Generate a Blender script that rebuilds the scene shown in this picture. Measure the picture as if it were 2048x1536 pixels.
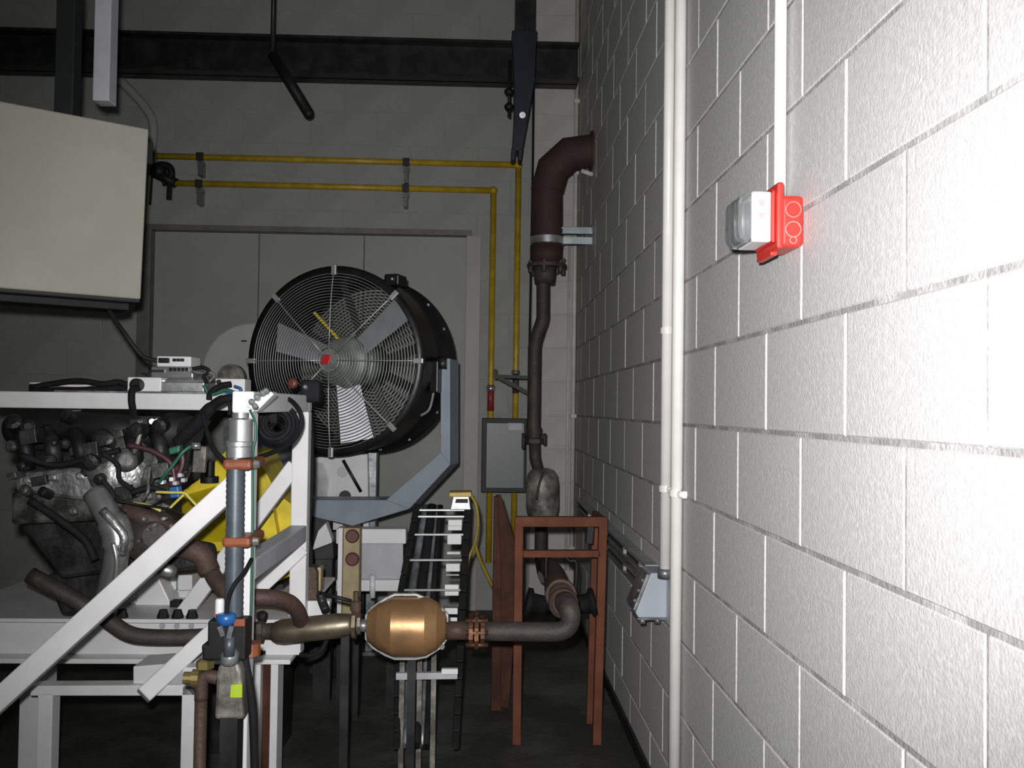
import bpy, math, random
from mathutils import Vector, Matrix
random.seed(7)
for o in list(bpy.data.objects):
    bpy.data.objects.remove(o, do_unlink=True)
scene = bpy.context.scene
COL = scene.collection
V = Vector

# ------------------------------------------------------------------ camera
FPX = 1859.0                       # focal length in pixels of the 2048 x 1536 frame
CAMP = V((0.0, 0.0, 1.2))
ROLL = 0.014
cy = V((-64.0, -47.0, -FPX)).normalized()          # world +Y in camera axes
cz = V((math.sin(ROLL), math.cos(ROLL), 0.0))
cz = (cz - cy * cz.dot(cy)).normalized()           # world +Z in camera axes
cx = cy.cross(cz)                                  # world +X in camera axes
RW = Matrix((cx, cy, cz))                          # camera axes -> world axes
cam_data = bpy.data.cameras.new('camera')
cam = bpy.data.objects.new('camera', cam_data)
COL.objects.link(cam)
cam.matrix_world = Matrix.Translation(CAMP) @ RW.to_4x4()
cam_data.sensor_width = 36.0
cam_data.lens = FPX / 2048.0 * 36.0
cam_data.clip_start = 0.02
scene.camera = cam

# ------------------------------------------------------------------ world, light, exposure
world = bpy.data.worlds.new('world')
scene.world = world
world.use_nodes = True
world.node_tree.nodes['Background'].inputs[0].default_value = (0.9, 0.95, 1.0, 1)
world.node_tree.nodes['Background'].inputs[1].default_value = 0.03
fl = bpy.data.lights.new('camera_flash', 'SPOT')   # the photographer's flash
fl.energy = 330.0
fl.spot_size = math.radians(94)
fl.spot_blend = 1.0
fl.shadow_soft_size = 0.018
fl.color = (1.0, 0.985, 0.97)
flash = bpy.data.objects.new('camera_flash', fl)
COL.objects.link(flash)
flash.location = (-0.035, 0.02, 1.262)
flash.rotation_euler = V((0.10, 1.0, 0.05)).to_track_quat('-Z', 'Y').to_euler()
scene.view_settings.view_transform = 'Standard'
scene.view_settings.look = 'None'
scene.view_settings.gamma = 1.0
scene.view_settings.exposure = 0.0
scene.view_settings.use_curve_mapping = False

# ------------------------------------------------------------------ pixel -> place helpers
def ray(px, py):
    return RW @ V((px - 1024.0, -(py - 768.0), -FPX))
def P(px, py, Y):                  # point of the view ray at distance Y down the room
    d = ray(px, py)
    return CAMP + d * (Y / d.y)
XW = 0.566                         # right wall plane
def W(px, py, X=XW):               # point of the view ray on a plane parallel to the right wall
    d = ray(px, py)
    return CAMP + d * (X / d.x)
def M(n, Y):                       # n pixels in metres at distance Y
    return n * Y / FPX

# ------------------------------------------------------------------ materials
MATS = {}
def mat(name, col, rough=0.5, metal=0.0, vary=0.12, scale=9.0, bump=0.0, bscale=60.0, col2=None, spec=0.5, lo=0.42, hi=0.68):
    m = bpy.data.materials.new(name); m.use_nodes = True
    nt = m.node_tree; b = nt.nodes['Principled BSDF']
    b.inputs['Roughness'].default_value = rough
    b.inputs['Metallic'].default_value = metal
    b.inputs['Specular IOR Level'].default_value = spec
    tc = nt.nodes.new('ShaderNodeTexCoord')
    nz = nt.nodes.new('ShaderNodeTexNoise'); nz.inputs['Scale'].default_value = scale
    nz.inputs['Detail'].default_value = 5; nz.inputs['Roughness'].default_value = 0.6
    nt.links.new(tc.outputs['Object'], nz.inputs['Vector'])
    rp = nt.nodes.new('ShaderNodeValToRGB')
    c2 = col2 if col2 else tuple(max(0, c * (1 - 2 * vary)) for c in col)
    c1 = col if col2 else tuple(min(1, c * (1 + vary * .6)) for c in col)
    rp.color_ramp.elements[0].position = lo; rp.color_ramp.elements[0].color = (*c2, 1)
    rp.color_ramp.elements[1].position = hi; rp.color_ramp.elements[1].color = (*c1, 1)
    nt.links.new(nz.outputs['Fac'], rp.inputs['Fac'])
    nt.links.new(rp.outputs['Color'], b.inputs['Base Color'])
    if bump:
        n2 = nt.nodes.new('ShaderNodeTexNoise'); n2.inputs['Scale'].default_value = bscale
        n2.inputs['Detail'].default_value = 4
        nt.links.new(tc.outputs['Object'], n2.inputs['Vector'])
        bp = nt.nodes.new('ShaderNodeBump'); bp.inputs['Strength'].default_value = bump
        bp.inputs['Distance'].default_value = 0.01
        nt.links.new(n2.outputs['Fac'], bp.inputs['Height'])
        nt.links.new(bp.outputs['Normal'], b.inputs['Normal'])
    MATS[name] = m
    return m
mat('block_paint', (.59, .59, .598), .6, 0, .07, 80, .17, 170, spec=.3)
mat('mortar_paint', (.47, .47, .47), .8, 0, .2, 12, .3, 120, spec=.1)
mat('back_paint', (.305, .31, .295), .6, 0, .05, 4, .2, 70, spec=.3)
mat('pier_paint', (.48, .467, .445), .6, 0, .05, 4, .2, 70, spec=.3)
mat('door_paint', (.325, .33, .31), .5, 0, .04, 3, .05, 30, spec=.3)
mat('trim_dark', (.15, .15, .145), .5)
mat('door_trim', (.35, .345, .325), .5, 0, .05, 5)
mat('floor_concrete', (.075, .078, .075), .7, 0, .3, 3, .3, 40)
mat('ceiling_paint', (.35, .35, .35), .8)
mat('dark_steel', (.03, .03, .032), .45, .3, .3, 10)
mat('black_plastic', (.012, .012, .013), .55, 0, .2, 20, spec=.3)
mat('black_rubber', (.012, .012, .014), .75, 0, .2, 15, spec=.2)
mat('fan_black', (.012, .012, .014), .38, 0, .2, 6, .05, 30)
mat('navy_arm', (.012, .014, .03), .5, 0, .2, 8)
mat('pvc', (.80, .79, .76), .35, 0, .04, 6)
mat('pvc_old', (.62, .60, .56), .5, 0, .08, 10)
mat('yellow_pipe', (.50, .34, .02), .4, 0, .12, 14)
mat('yellow_cable', (.30, .22, .02), .5, 0, .12, 14)
mat('yellow_guard', (.72, .56, .015), .45, 0, .15, 7)
mat('yellow_wire', (.62, .56, .12), .5)
mat('red_alarm', (.58, .03, .022), .35, 0, .04, 8)
mat('alarm_mark', (.48, .36, .37), .5)
mat('alarm_relief', (.85, .22, .2), .4)
mat('alarm_white', (.78, .78, .79), .35, 0, .02, 8)
mat('red_oxide', (.155, .055, .031), .7, 0, .15, 9, .08, 60, spec=.15)
mat('red_oxide_dark', (.08, .033, .022), .7, 0, .2, 9, .08, 60, spec=.15)
mat('valve_red', (.28, .03, .025), .45)
mat('red_dot', (.12, .03, .025), .5, 0, .15, 10)
mat('rust_duct', (.06, .028, .021), .75, .1, .5, 9, .15, 40, (.035, .02, .016))
mat('rust_pipe', (.075, .058, .048), .65, .2, .3, 12, .35, 50, (.04, .034, .03))
mat('rust_brown', (.095, .06, .045), .65, .25, .3, 14, .35, 60, (.07, .045, .035))
mat('cat_copper', (.55, .30, .14), .40, .6, .2, 7, .06, 30, (.32, .19, .09))
mat('flange_copper', (.36, .17, .10), .4, .8, .3, 25, .15, 70, (.16, .08, .05))
mat('tan_steel', (.24, .21, .15), .42, .7, .3, 11, .05, 30, (.14, .115, .08))
mat('muffler', (.38, .36, .32), .5, .4, .4, 11, .15, 50, (.10, .095, .085))
mat('galv', (.52, .54, .55), .38, .75, .15, 18, .05, 80)
mat('galv_dark', (.30, .32, .33), .4, .6, .25, 18, .05, 80)
mat('bracket_zinc', (.42, .50, .50), .45, .3, .15, 14)
mat('silver', (.68, .70, .70), .25, .85, .1, 12)
mat('cast_alu', (.42, .43, .43), .4, .75, .3, 22, .3, 70)
mat('engine_dark', (.028, .029, .031), .5, .2, .4, 16, .2, 60)
mat('engine_grey', (.11, .112, .11), .5, .4, .4, 18, .2, 60)
mat('frame_white', (.72, .72, .74), .4, 0, .05, 6)
mat('frame_grey', (.42, .42, .45), .45, 0, .08, 6)
mat('blue_grey', (.31, .365, .43), .45, 0, .08, 6)
mat('box_grey', (.36, .40, .46), .45, 0, .05, 6)
mat('panel_grey', (.085, .095, .105), .4, 0, .06, 5)
mat('panel_rim', (.012, .014, .014), .6, 0, .1, 8)
mat('label_white', (.45, .45, .48), .5)
mat('cream', (.36, .36, .305), .45, 0, .05, 3)
mat('tan_wood', (.42, .35, .20), .6, 0, .2, 10, .1, 40, (.30, .24, .13))
mat('hose_blue', (.085, .105, .125), .42, .3, .12, 20)
mat('orange_clamp', (.27, .08, .033), .5, .1, .2, 12)
mat('green_wire', (.02, .12, .08), .45)
mat('maroon', (.06, .02, .025), .5)
mat('blue_plastic', (.02, .12, .38), .35)
mat('red_plastic', (.60, .03, .035), .35)
mat('lime', (.42, .60, .03), .5)
mat('brass', (.55, .45, .18), .35, .8)
mat('blade_alu', (.50, .51, .54), .5, .4, .08, 10)
mat('motor_grey', (.24, .26, .25), .5, .2, .2, 15)
mat('guard_wire', (.55, .57, .57), .4, .6, .1, 10)
mat('disc_pale', (.50, .51, .49), .5, 0, .05, 4)
g = mat('clear_lens', (.9, .93, .95), .08, 0, 0)
g.node_tree.nodes['Principled BSDF'].inputs['Transmission Weight'].default_value = .92
g.node_tree.nodes['Principled BSDF'].inputs['IOR'].default_value = 1.3

# ------------------------------------------------------------------ mesh builder
class MB:
    def __init__(self):
        self.v = []; self.f = []; self.sm = []
    def add(self, vs, fs, smooth=False):
        n = len(self.v)
        self.v += [V(p) for p in vs]
        self.f += [tuple(i + n for i in q) for q in fs]
        self.sm += [smooth] * len(fs)
        return self
    def hexa(self, a):             # 8 corners: bottom ring 0-3, top ring 4-7
        return self.add(a, [(3, 2, 1, 0), (4, 5, 6, 7), (0, 1, 5, 4), (1, 2, 6, 5), (2, 3, 7, 6), (3, 0, 4, 7)])
    def box(self, lo, hi):
        x0, y0, z0 = lo; x1, y1, z1 = hi
        x0, x1 = sorted((x0, x1)); y0, y1 = sorted((y0, y1)); z0, z1 = sorted((z0, z1))
        return self.hexa([(x0, y0, z0), (x1, y0, z0), (x1, y1, z0), (x0, y1, z0), (x0, y0, z1), (x1, y0, z1), (x1, y1, z1), (x0, y1, z1)])
    def obox(self, c, ux, uy, uz): # centre and half-axis vectors
        c = V(c); ux = V(ux); uy = V(uy); uz = V(uz)
        return self.hexa([c-ux-uy-uz, c+ux-uy-uz, c+ux+uy-uz, c-ux+uy-uz, c-ux-uy+uz, c+ux-uy+uz, c+ux+uy+uz, c-ux+uy+uz])
    def bar(self, a, b, w, h, up=(0, -1, 0)):   # rectangular bar; h along up, w across
        a = V(a); b = V(b); d = (b - a); L = d.length; d.normalize()
        up = V(up); up = (up - d * up.dot(d)).normalized(); s = d.cross(up)
        return self.obox((a + b) / 2, d * L / 2, s * w / 2, up * h / 2)
    def prism(self, pts, vec):     # planar polygon pushed along vec
        n = len(pts); vec = V(vec); pts = [V(p) for p in pts]
        a = sum((pts[i].cross(pts[(i+1) % n]) for i in range(n)), V())
        if a.dot(vec) < 0: pts = pts[::-1]
        vs = pts + [p + vec for p in pts]
        fs = [tuple(range(n-1, -1, -1)), tuple(range(n, 2*n))] + [(i, (i+1) % n, n+(i+1) % n, n+i) for i in range(n)]
        return self.add(vs, fs)
    def tube(self, path, r, seg=14, caps=True, smooth=True, closed=False):
        path = [V(p) for p in path]; n = len(path)
        rs = r if isinstance(r, (list, tuple)) else [r] * n
        if len(rs) != n:           # spread the given radii along the path
            q = [i * (len(rs)-1) / (n-1) for i in range(n)]
            rs = [rs[int(t)] + (rs[min(int(t)+1, len(rs)-1)] - rs[int(t)]) * (t - int(t)) for t in q]
        T = []
        for i in range(n):
            if closed: d = path[(i+1) % n] - path[i-1]
            else:
                d = path[min(i+1, n-1)] - path[max(i-1, 0)]
            T.append(d.normalized())
        ref = V((0, 0, 1)) if abs(T[0].z) < .9 else V((1, 0, 0))
        N = (ref - T[0] * ref.dot(T[0])).normalized()
        vs = []
        for i in range(n):
            N = (N - T[i] * N.dot(T[i])).normalized(); B = T[i].cross(N)
            for k in range(seg):
                a = 2 * math.pi * k / seg
                vs.append(path[i] + (N * math.cos(a) + B * math.sin(a)) * rs[i])
        fs = []
        m = n if closed else n - 1
        for i in range(m):
            j = (i + 1) % n
            for k in range(seg):
                l = (k + 1) % seg
                fs.append((i*seg+k, i*seg+l, j*seg+l, j*seg+k))
        self.add(vs, fs, smooth)
        if caps and not closed:
            self.f.append(tuple(len(self.v)-n*seg+k for k in range(seg-1, -1, -1))); self.sm.append(False)
            self.f.append(tuple(len(self.v)-seg+k for k in range(seg))); self.sm.append(False)
        return self
    def lathe(self, o, ax, prof, seg=24, smooth=False, caps=True):   # prof: (distance along axis, radius)
        o = V(o); ax = V(ax).normalized()
        ref = V((0, 0, 1)) if abs(ax.z) < .9 else V((1, 0, 0))
        N = (ref - ax * ref.dot(ax)).normalized(); B = ax.cross(N)
        if not smooth and seg > 12:      # crisp steps, each section round on its own
            for i in range(len(prof)-1):
                self.lathe(o, ax, prof[i:i+2], seg, True, False)
            if caps:
                for t, r, rv in ((prof[0][0], prof[0][1], True), (prof[-1][0], prof[-1][1], False)):
                    ring = [o + ax * t + (N * math.cos(2*math.pi*k/seg) + B * math.sin(2*math.pi*k/seg)) * r for k in range(seg)]
                    self.add(ring, [tuple(range(seg-1, -1, -1)) if rv else tuple(range(seg))])
            return self
        vs = []
        for t, r in prof:
            for k in range(seg):
                a = 2 * math.pi * k / seg
                vs.append(o + ax * t + (N * math.cos(a) + B * math.sin(a)) * r)
        fs = []
        for i in range(len(prof)-1):
            for k in range(seg):
                l = (k+1) % seg
                fs.append((i*seg+k, i*seg+l, (i+1)*seg+l, (i+1)*seg+k))
        base = len(self.v)
        self.add(vs, fs, smooth)
        if caps:
            self.f.append(tuple(base+k for k in range(seg-1, -1, -1))); self.sm.append(False)
            e = base + (len(prof)-1)*seg
            self.f.append(tuple(e+k for k in range(seg))); self.sm.append(False)
        return self
    def cyl(self, a, b, r, seg=16):
        a = V(a); b = V(b)
        return self.lathe(a, b-a, [(0, r), ((b-a).length, r)], seg, True)
    def ball(self, c, r, seg=12, rings=8):
        pr = [(-r*math.cos(math.pi*i/rings), max(1e-4, r*math.sin(math.pi*i/rings))) for i in range(rings+1)]
        return self.lathe(c, (0, 0, 1), pr, seg, True)
    def ring(self, c, ax, R, r, n=48, seg=6):
        c = V(c); ax = V(ax).normalized()
        ref = V((0, 0, 1)) if abs(ax.z) < .9 else V((1, 0, 0))
        N = (ref - ax * ref.dot(ax)).normalized(); B = ax.cross(N)
        return self.tube([c + (N*math.cos(2*math.pi*i/n) + B*math.sin(2*math.pi*i/n))*R for i in range(n)], r, seg, False, True, True)

def smooth_path(pts, k=6):         # Catmull-Rom through the points
    pts = [V(p) for p in pts]
    if len(pts) < 3: return pts
    q = [2*pts[0]-pts[1]] + pts + [2*pts[-1]-pts[-2]]
    out = []
    for i in range(1, len(q)-2):
        a, b, c, d = q[i-1:i+3]
        for j in range(k):
            t = j / k
            out.append(.5*((2*b)+(c-a)*t+(2*a-5*b+4*c-d)*t*t+(3*b-a-3*c+d)*t**3))
    out.append(pts[-1])
    return out

def build(name, mb, material, parent=None, bevel=0.0):
    org = parent['_o'] if parent is not None and '_o' in parent else (0, 0, 0)
    org = V(org)
    if parent is None:             # origin of a single-mesh thing at its own base centre
        lo = V([min(p[i] for p in mb.v) for i in range(3)]); hi = V([max(p[i] for p in mb.v) for i in range(3)])
        org = V(((lo.x+hi.x)/2, (lo.y+hi.y)/2, lo.z))
    me = bpy.data.meshes.new(name)
    me.from_pydata([p - org for p in mb.v], [], mb.f)
    me.polygons.foreach_set('use_smooth', mb.sm)
    me.materials.append(MATS[material])
    o = bpy.data.objects.new(name, me)
    COL.objects.link(o)
    if parent is not None:
        o.parent = parent
        o['_o'] = tuple(org)
    else:
        o.location = org
        o['_o'] = tuple(org)
    if bevel:
        b = o.modifiers.new('bevel', 'BEVEL'); b.width = bevel; b.segments = 2; b.limit_method = 'ANGLE'
    return o
def tag(o, label, cat, group=None):
    o['label'] = label; o['category'] = cat
    if group: o['group'] = group
    return o
def thing(name, label, cat, loc, group=None):
    o = bpy.data.objects.new(name, None); COL.objects.link(o)
    o.empty_display_size = .05
    o.location = loc; o['_o'] = tuple(loc)
    return tag(o, label, cat, group)
def struct(name, mb, material, bevel=0):
    o = build(name, mb, material, None, bevel); o['kind'] = 'structure'
    return o
def cable(name, pts, r, material, label, cat='cable', group=None, seg=8):
    return tag(build(name, MB().tube(smooth_path(pts), r, seg), material), label, cat, group)
def strap_part(name, a, b, r, material, parent, seg=16):
    return build(name, MB().cyl(a, b, r, seg), material, parent)

# ================================================================== STRUCTURE
YB = 5.54; XL = -3.25; YF = -1.3; ZC = 3.85
struct('floor', MB().box((XL-.1, YF-.1, -.08), (XW+.12, YB+.2, 0)), 'floor_concrete')
struct('ceiling', MB().box((XL-.1, YF-.1, ZC), (XW+.12, YB+.2, ZC+.1)), 'ceiling_paint')
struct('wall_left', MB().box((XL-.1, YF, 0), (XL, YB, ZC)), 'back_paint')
struct('wall_front', MB().box((XL, YF-.1, 0), (XW, YF, ZC)), 'back_paint')

# right wall: painted concrete blocks laid in running bond, joints recessed
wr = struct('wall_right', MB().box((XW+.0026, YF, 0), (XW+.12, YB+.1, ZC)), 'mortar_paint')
zA = W(1600, 870).z
def block_mesh(name, lx, ly, lz, material, bev=.0025):
    # box with chamfered front edges; front face towards -x of the block frame
    mb = MB()
    x1, y, z = lx, ly/2, lz/2
    o = [(x1, -y, -z), (x1, y, -z), (x1, y, z), (x1, -y, z)]
    m = [(bev, -y, -z), (bev, y, -z), (bev, y, z), (bev, -y, z)]
    f = [(0, -y+bev, -z+bev), (0, y-bev, -z+bev), (0, y-bev, z-bev), (0, -y+bev, z-bev)]
    vs = o + m + f
    fs = [(8, 11, 10, 9)]
    for i in range(4):
        j = (i+1) % 4
        fs += [(i, 4+i, 4+j, j)[::-1], (4+i, 8+i, 8+j, 4+j)[::-1]]
    mb.add(vs, fs)
    me = bpy.data.meshes.new(name)
    me.from_pydata([tuple(p) for p in mb.v], [], mb.f); me.materials.append(MATS[material])
    return me
JW = .009; JB = .008
cache = {}
def place_block(parent, pos, length, height, material, rotz, thick=.02):
    key = (round(length, 3), round(height, 3), material)
    if key not in cache: cache[key] = block_mesh('block', thick, length, height, material)
    o = bpy.data.objects.new('block', cache[key]); COL.objects.link(o)
    o.parent = parent
    o.location = V(pos) - V(parent['_o'])
    o.rotation_euler = (0, 0, rotz)
rows = []
z = zA - .2 * math.ceil(zA / .2)
k = -math.ceil(zA / .2)
while z < ZC:
    rows.append((max(z, 0), min(z + .2, ZC), k)); z += .2; k += 1
for z0, z1, k in rows:
    if z1 - z0 < .03: continue
    y = (2.2215 if k % 2 == 0 else 2.0215) - .4 * 4
    while y < YB:
        a = max(y, .5); b = min(y + .4, YB)
        if b - a > .04:
            jt = random.uniform(-.0008, .0008)
            place_block(wr, (XW + jt, (a+b)/2, (z0+z1)/2), b-a-.007, z1-z0-JB, 'block_paint', 0)
        y += .4
# back wall with a door opening
dl = P(296, 700, YB).x; dr = P(934, 700, YB).x; dt = P(620, 462, YB).z
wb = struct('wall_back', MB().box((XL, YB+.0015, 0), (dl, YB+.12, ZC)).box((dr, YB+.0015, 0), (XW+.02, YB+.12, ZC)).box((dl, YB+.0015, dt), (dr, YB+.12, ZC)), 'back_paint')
for z0, z1, k in rows:
    if z1 - z0 < .03: continue
    x = XW - .4 * 10 - (.2 if k % 2 else 0)
    while x < XW:
        segs = [(max(x, XL), min(x + .4, XW))]
        if z0 < dt - .02:
            a, b = segs[0]; segs = []
            if a < dl: segs.append((a, min(b, dl)))
            if b > dr: segs.append((max(a, dr), b))
            if z1 > dt + .03:
                segs = [(a, b)]
        for a, b in segs:
            zz0 = z0 if not (z0 < dt < z1 and b > dl and a < dr) else max(z0, dt)
            if b - a > .03 and z1 - zz0 > .02:
                place_block(wb, ((a+b)/2, YB, (zz0+z1)/2), b-a-.006, z1-zz0-.006, 'back_paint', math.pi/2, .015)
        x += .4
# lighter corner pier, with its own blocks
px0 = P(1064, 600, YB).x
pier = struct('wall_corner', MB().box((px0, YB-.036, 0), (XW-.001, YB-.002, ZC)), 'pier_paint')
for z0, z1, k in rows:
    if z1 - z0 > .03:
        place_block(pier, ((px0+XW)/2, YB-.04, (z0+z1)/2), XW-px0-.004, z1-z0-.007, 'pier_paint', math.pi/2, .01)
# folding door, three flush panels in a recess
door = struct('door_1', MB().box((dl, YB+.075, 0), (dr, YB+.1, dt)), 'door_paint')
for i in range(3):
    a = dl + (dr-dl)*i/3; b = dl + (dr-dl)*(i+1)/3
    build('panel', MB().box((a+.002, YB+.045, .01), (b-.002, YB+.078, dt-.012)), 'door_paint', door, .003)
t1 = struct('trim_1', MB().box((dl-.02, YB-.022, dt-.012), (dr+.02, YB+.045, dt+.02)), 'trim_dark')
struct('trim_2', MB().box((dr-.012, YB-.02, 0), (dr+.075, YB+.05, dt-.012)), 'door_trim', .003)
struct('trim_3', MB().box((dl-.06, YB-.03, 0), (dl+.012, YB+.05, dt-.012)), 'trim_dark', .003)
struct('baseboard_right', MB().box((XW-.012, .6, 0), (XW, YB-.04, .05)), 'dark_steel', .002)
# roof steel across the back
bz = P(900, 163, 5.3).z
beam = MB().box((XL, 5.22, bz), (XW-.03, 5.38, bz+.016)).box((XL, 5.22, bz+.2), (XW-.03, 5.38, bz+.216)).box((XL, 5.293, bz), (XW-.03, 5.307, bz+.216))
struct('trim_4', beam, 'dark_steel')

# ================================================================== RIGHT WALL FITTINGS
def conduit(px_top, px_bot, ztop, zbot, r, label, clips):
    a = W(px_top, 500, XW - r - .004)
    y = a.y
    t = thing('conduit', label, 'conduit', (XW-r-.004, y, zbot), 'white plastic conduits')
    build('pipe', MB().cyl((XW-r-.004, y, zbot), (XW-r-.004, y, ztop), r, 20), 'pvc', t)
    for zc, side in clips:
        c = build('clip', MB().lathe((XW-r-.004, y, zc-.008), (0, 0, 1), [(0, r+.004), (.018, r+.004)], 20).box((XW-.014, y, zc-.010), (XW, y+side*(r+.028), zc+.010)), 'pvc', t, .002)
        build('screw', MB().lathe((XW-.014, y+side*(r+.016), zc), (-1, 0, 0), [(0, .010), (.006, .010), (.010, .005)], 14), 'pvc', c)
    return y
zclip1 = W(1325, 672).z; zclip2 = W(1365, 986).z
yL = conduit(1336, 1328, ZC, W(1326, 1128).z, M(11, 2.8), 'white conduit ending on top of the grey junction box', [(zclip1, 1), (zclip2, -1)])
yR = conduit(1357, 1347, ZC, 0, M(11.5, 2.65), 'white conduit running past the grey box down to the floor', [(zclip2, -1)])
# corner conduit
cxx = P(1152, 300, YB-.06)
t = thing('conduit', 'thin white conduit in the far corner beside the rusty exhaust riser', 'conduit', (cxx.x, YB-.06, 0), 'white plastic conduits')
build('pipe', MB().cyl((cxx.x, YB-.06, .25), (cxx.x, YB-.06, ZC), .013, 14), 'pvc_old', t)
build('pipe', MB().cyl((cxx.x-.032, YB-.06, .25), (cxx.x-.032, YB-.06, P(1, 470, YB).z), .008, 10), 'pvc_old', t)
build('coupling', MB().cyl((cxx.x, YB-.06, P(1, 1080, YB).z), (cxx.x, YB-.06, P(1, 1112, YB).z), .02, 14), 'pvc_old', t)
for yy in (210, 352, 832):
    zz = P(1155, yy, YB).z
    build('clip', MB().box((cxx.x-.016, YB-.08, zz-.012), (cxx.x+.045, YB-.04, zz+.012)), 'pvc_old', t, .003)

# grey junction box with knock-outs, and two galvanised channels running along the wall to it
yjn, yjf = 2.77, 2.90
j_ = [P(1302, 1146, yjn), P(1271, 1226, yjn), P(1277, 1236, yjn)]
zjt, zjb = j_[0].z, j_[2].z
jb = thing('junction_box', 'pale grey slope-fronted box on the right wall under the shorter conduit', 'junction box', (XW-.03, (yjn+yjf)/2, zjb))
build('body', MB().prism([(XW, yjn, zjt), (j_[0].x, yjn, zjt), (j_[1].x, yjn, j_[1].z), (j_[2].x, yjn, zjb), (XW, yjn, zjb)], (0, yjf-yjn, 0)), 'box_grey', jb, .004)
nf = (j_[1]-j_[0]).normalized(); nx = V((nf.z, 0, -nf.x)); nx = nx if nx.x < 0 else -nx
build('cover', MB().obox((j_[0]+j_[1])/2 + nx*.006 + V((0, (yjf-yjn)/2, 0)), nf*((j_[1]-j_[0]).length/2-.006), (0, (yjf-yjn)/2+.004, 0), nx*.005), 'galv_dark', jb, .002)
for q in (.25, .5, .75):
    build('cover_screw', MB().lathe(j_[0]+(j_[1]-j_[0])*q + nx*.011 + V((0, .012, 0)), nx, [(0, .006), (.006, .004)], 8), 'silver', jb)
build('hub', MB().cyl((XW-.021, yL, zjt-.002), (XW-.021, yL, W(1326, 1128).z+.01), .022, 16), 'galv_dark', jb)
build('bottom_lip', MB().box((j_[2].x-.004, yjn-.004, zjb-.006), (XW, yjf, zjb)), 'galv_dark', jb, .002)
for q in (.2, .8):
    xx = j_[2].x + (XW-.01-j_[2].x)*q
    build('cable_gland', MB().cyl((xx, yjn+.02, zjb-.02), (xx, yjn+.02, zjb-.004), .010, 10), 'galv_dark', jb)
yb_ = yjf
for idx, (pyA, lab) in enumerate(((1128, 'upper galvanised strut channel running along the right wall to the junction box'), (1165, 'lower galvanised strut channel running along the right wall to the junction box'))):
    zc = W(1300, pyA).z
    y0 = yjf + .006; y1 = 5.05
    t = thing('strut_channel', lab, 'channel', (XW-.02, (y0+y1)/2, zc-.021), 'strut channels beside the junction box')
    ch = MB().box((XW-.006, y0, zc-.021), (XW-.001, y1, zc+.021)).box((XW-.042, y0, zc-.021), (XW-.006, y1, zc-.018)).box((XW-.042, y0, zc+.018), (XW-.006, y1, zc+.021))
    ch.box((XW-.042, y0, zc-.018), (XW-.039, y1, zc-.010)).box((XW-.042, y0, zc+.010), (XW-.039, y1, zc+.018))
    build('channel', ch, 'galv', t)
    for yy in (y0+.09, y0+.42, y0+.9, y0+1.5):
        if yy < y1: build('channel_nut', MB().lathe((XW-.036, yy, zc), (-1, 0, 0), [(0, .014), (.012, .014)], 6), 'silver', t)
    build('cable', MB().cyl((XW-.02, y0, zc-.004), (XW-.02, y1, zc-.004), .011, 10), 'black_rubber', t)

# fire alarm horn strobe
Yn = W(1604, 440).y                # near side of the back box on the wall
Yn = 1.615
XP = XW - .046                     # plane of the mounting plate
zt = P(1567, 364, 1.6).z; zb_ = zt - .117
yn, yf = 1.597, 1.722
al = thing('fire_alarm_strobe', 'red and white fire alarm strobe mounted high on the right wall', 'fire alarm', (XW-.03, (yn+yf)/2, zb_))
body = build('back_box', MB().box((XP+.004, yn+.012, zb_+.006), (XW, yf-.012, zt-.020)), 'red_alarm', al, .008)
for zz in (zt-.046, zb_+.036):
    build('knockout', MB().ring((XW-.020, yn+.0115, zz), (0, 1, 0), .0135, .0012, 24, 6), 'alarm_relief', body)
for zz in (zt-.046, zb_+.036):
    build('knockout_disc', MB().cyl((XW-.020, yn+.0108, zz), (XW-.020, yn+.013, zz), .010, 20), 'red_alarm', body)
build('knockout', MB().ring((XW-.020, yn+.0115, zb_+.017), (0, 1, 0), .006, .001, 16, 6), 'alarm_relief', body)
build('mounting_plate', MB().box((XP-.006, yn, zb_), (XP+.006, yf, zt)), 'red_alarm', al, .004)
build('lip', MB().box((XP-.012, yn+.010, zb_+.012), (XP-.006, yf-.010, zt-.012)), 'red_alarm', al, .003)
hs = build('housing', MB().box((XP-.046, yn+.016, zb_+.014), (XP-.012, yf-.016, zt-.014)), 'alarm_white', al, .003)
for zz, m_ in ((zt-.034, 'alarm_mark'), (zt-.058, 'alarm_mark'), (zt-.078, 'alarm_mark')):
    build('printed_mark', MB().box((XP-.034, yn+.0156, zz-.006), (XP-.024, yn+.0162, zz+.006)), m_, hs)
lensp = MB()
zc = (zt+zb_)/2; hh = (zt-zb_)/2-.014
pts = []
for a0, cxs, czs in ((0, 1, 1), (90, -1, 1), (180, -1, -1), (270, 1, -1)):
    pass
prof = [(XP-.046, hh), (XP-.058, hh*.97), (XP-.066, hh*.85), (XP-.070, hh*.6)]
prof = prof + [(x, -h_) for x, h_ in prof[::-1]]
lensp.prism([(x, yn+.018, zc+h_) for x, h_ in prof], (0, yf-yn-.036, 0))
build('lens', lensp, 'clear_lens', al, .002)
build('flash_tube', MB().cyl((XP-.052, (yn+yf)/2, zc-.03), (XP-.052, (yn+yf)/2, zc+.03), .006, 10).box((XP-.0475, yn+.022, zc-.038), (XP-.0465, yf-.022, zc+.038)), 'silver', al)
build('base_clip', MB().box((XP-.008, yn+.03, zb_-.008), (XP+.004, yf-.01, zb_)), 'red_alarm', al, .002)
ccd = M(12.5, 1.62)
t = thing('conduit', 'short white conduit dropping from above onto the red fire alarm', 'conduit', (XW-ccd-.006, 1.64, zt), 'white plastic conduits')
yc = W(1560, 300, XW-ccd-.006).y
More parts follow.
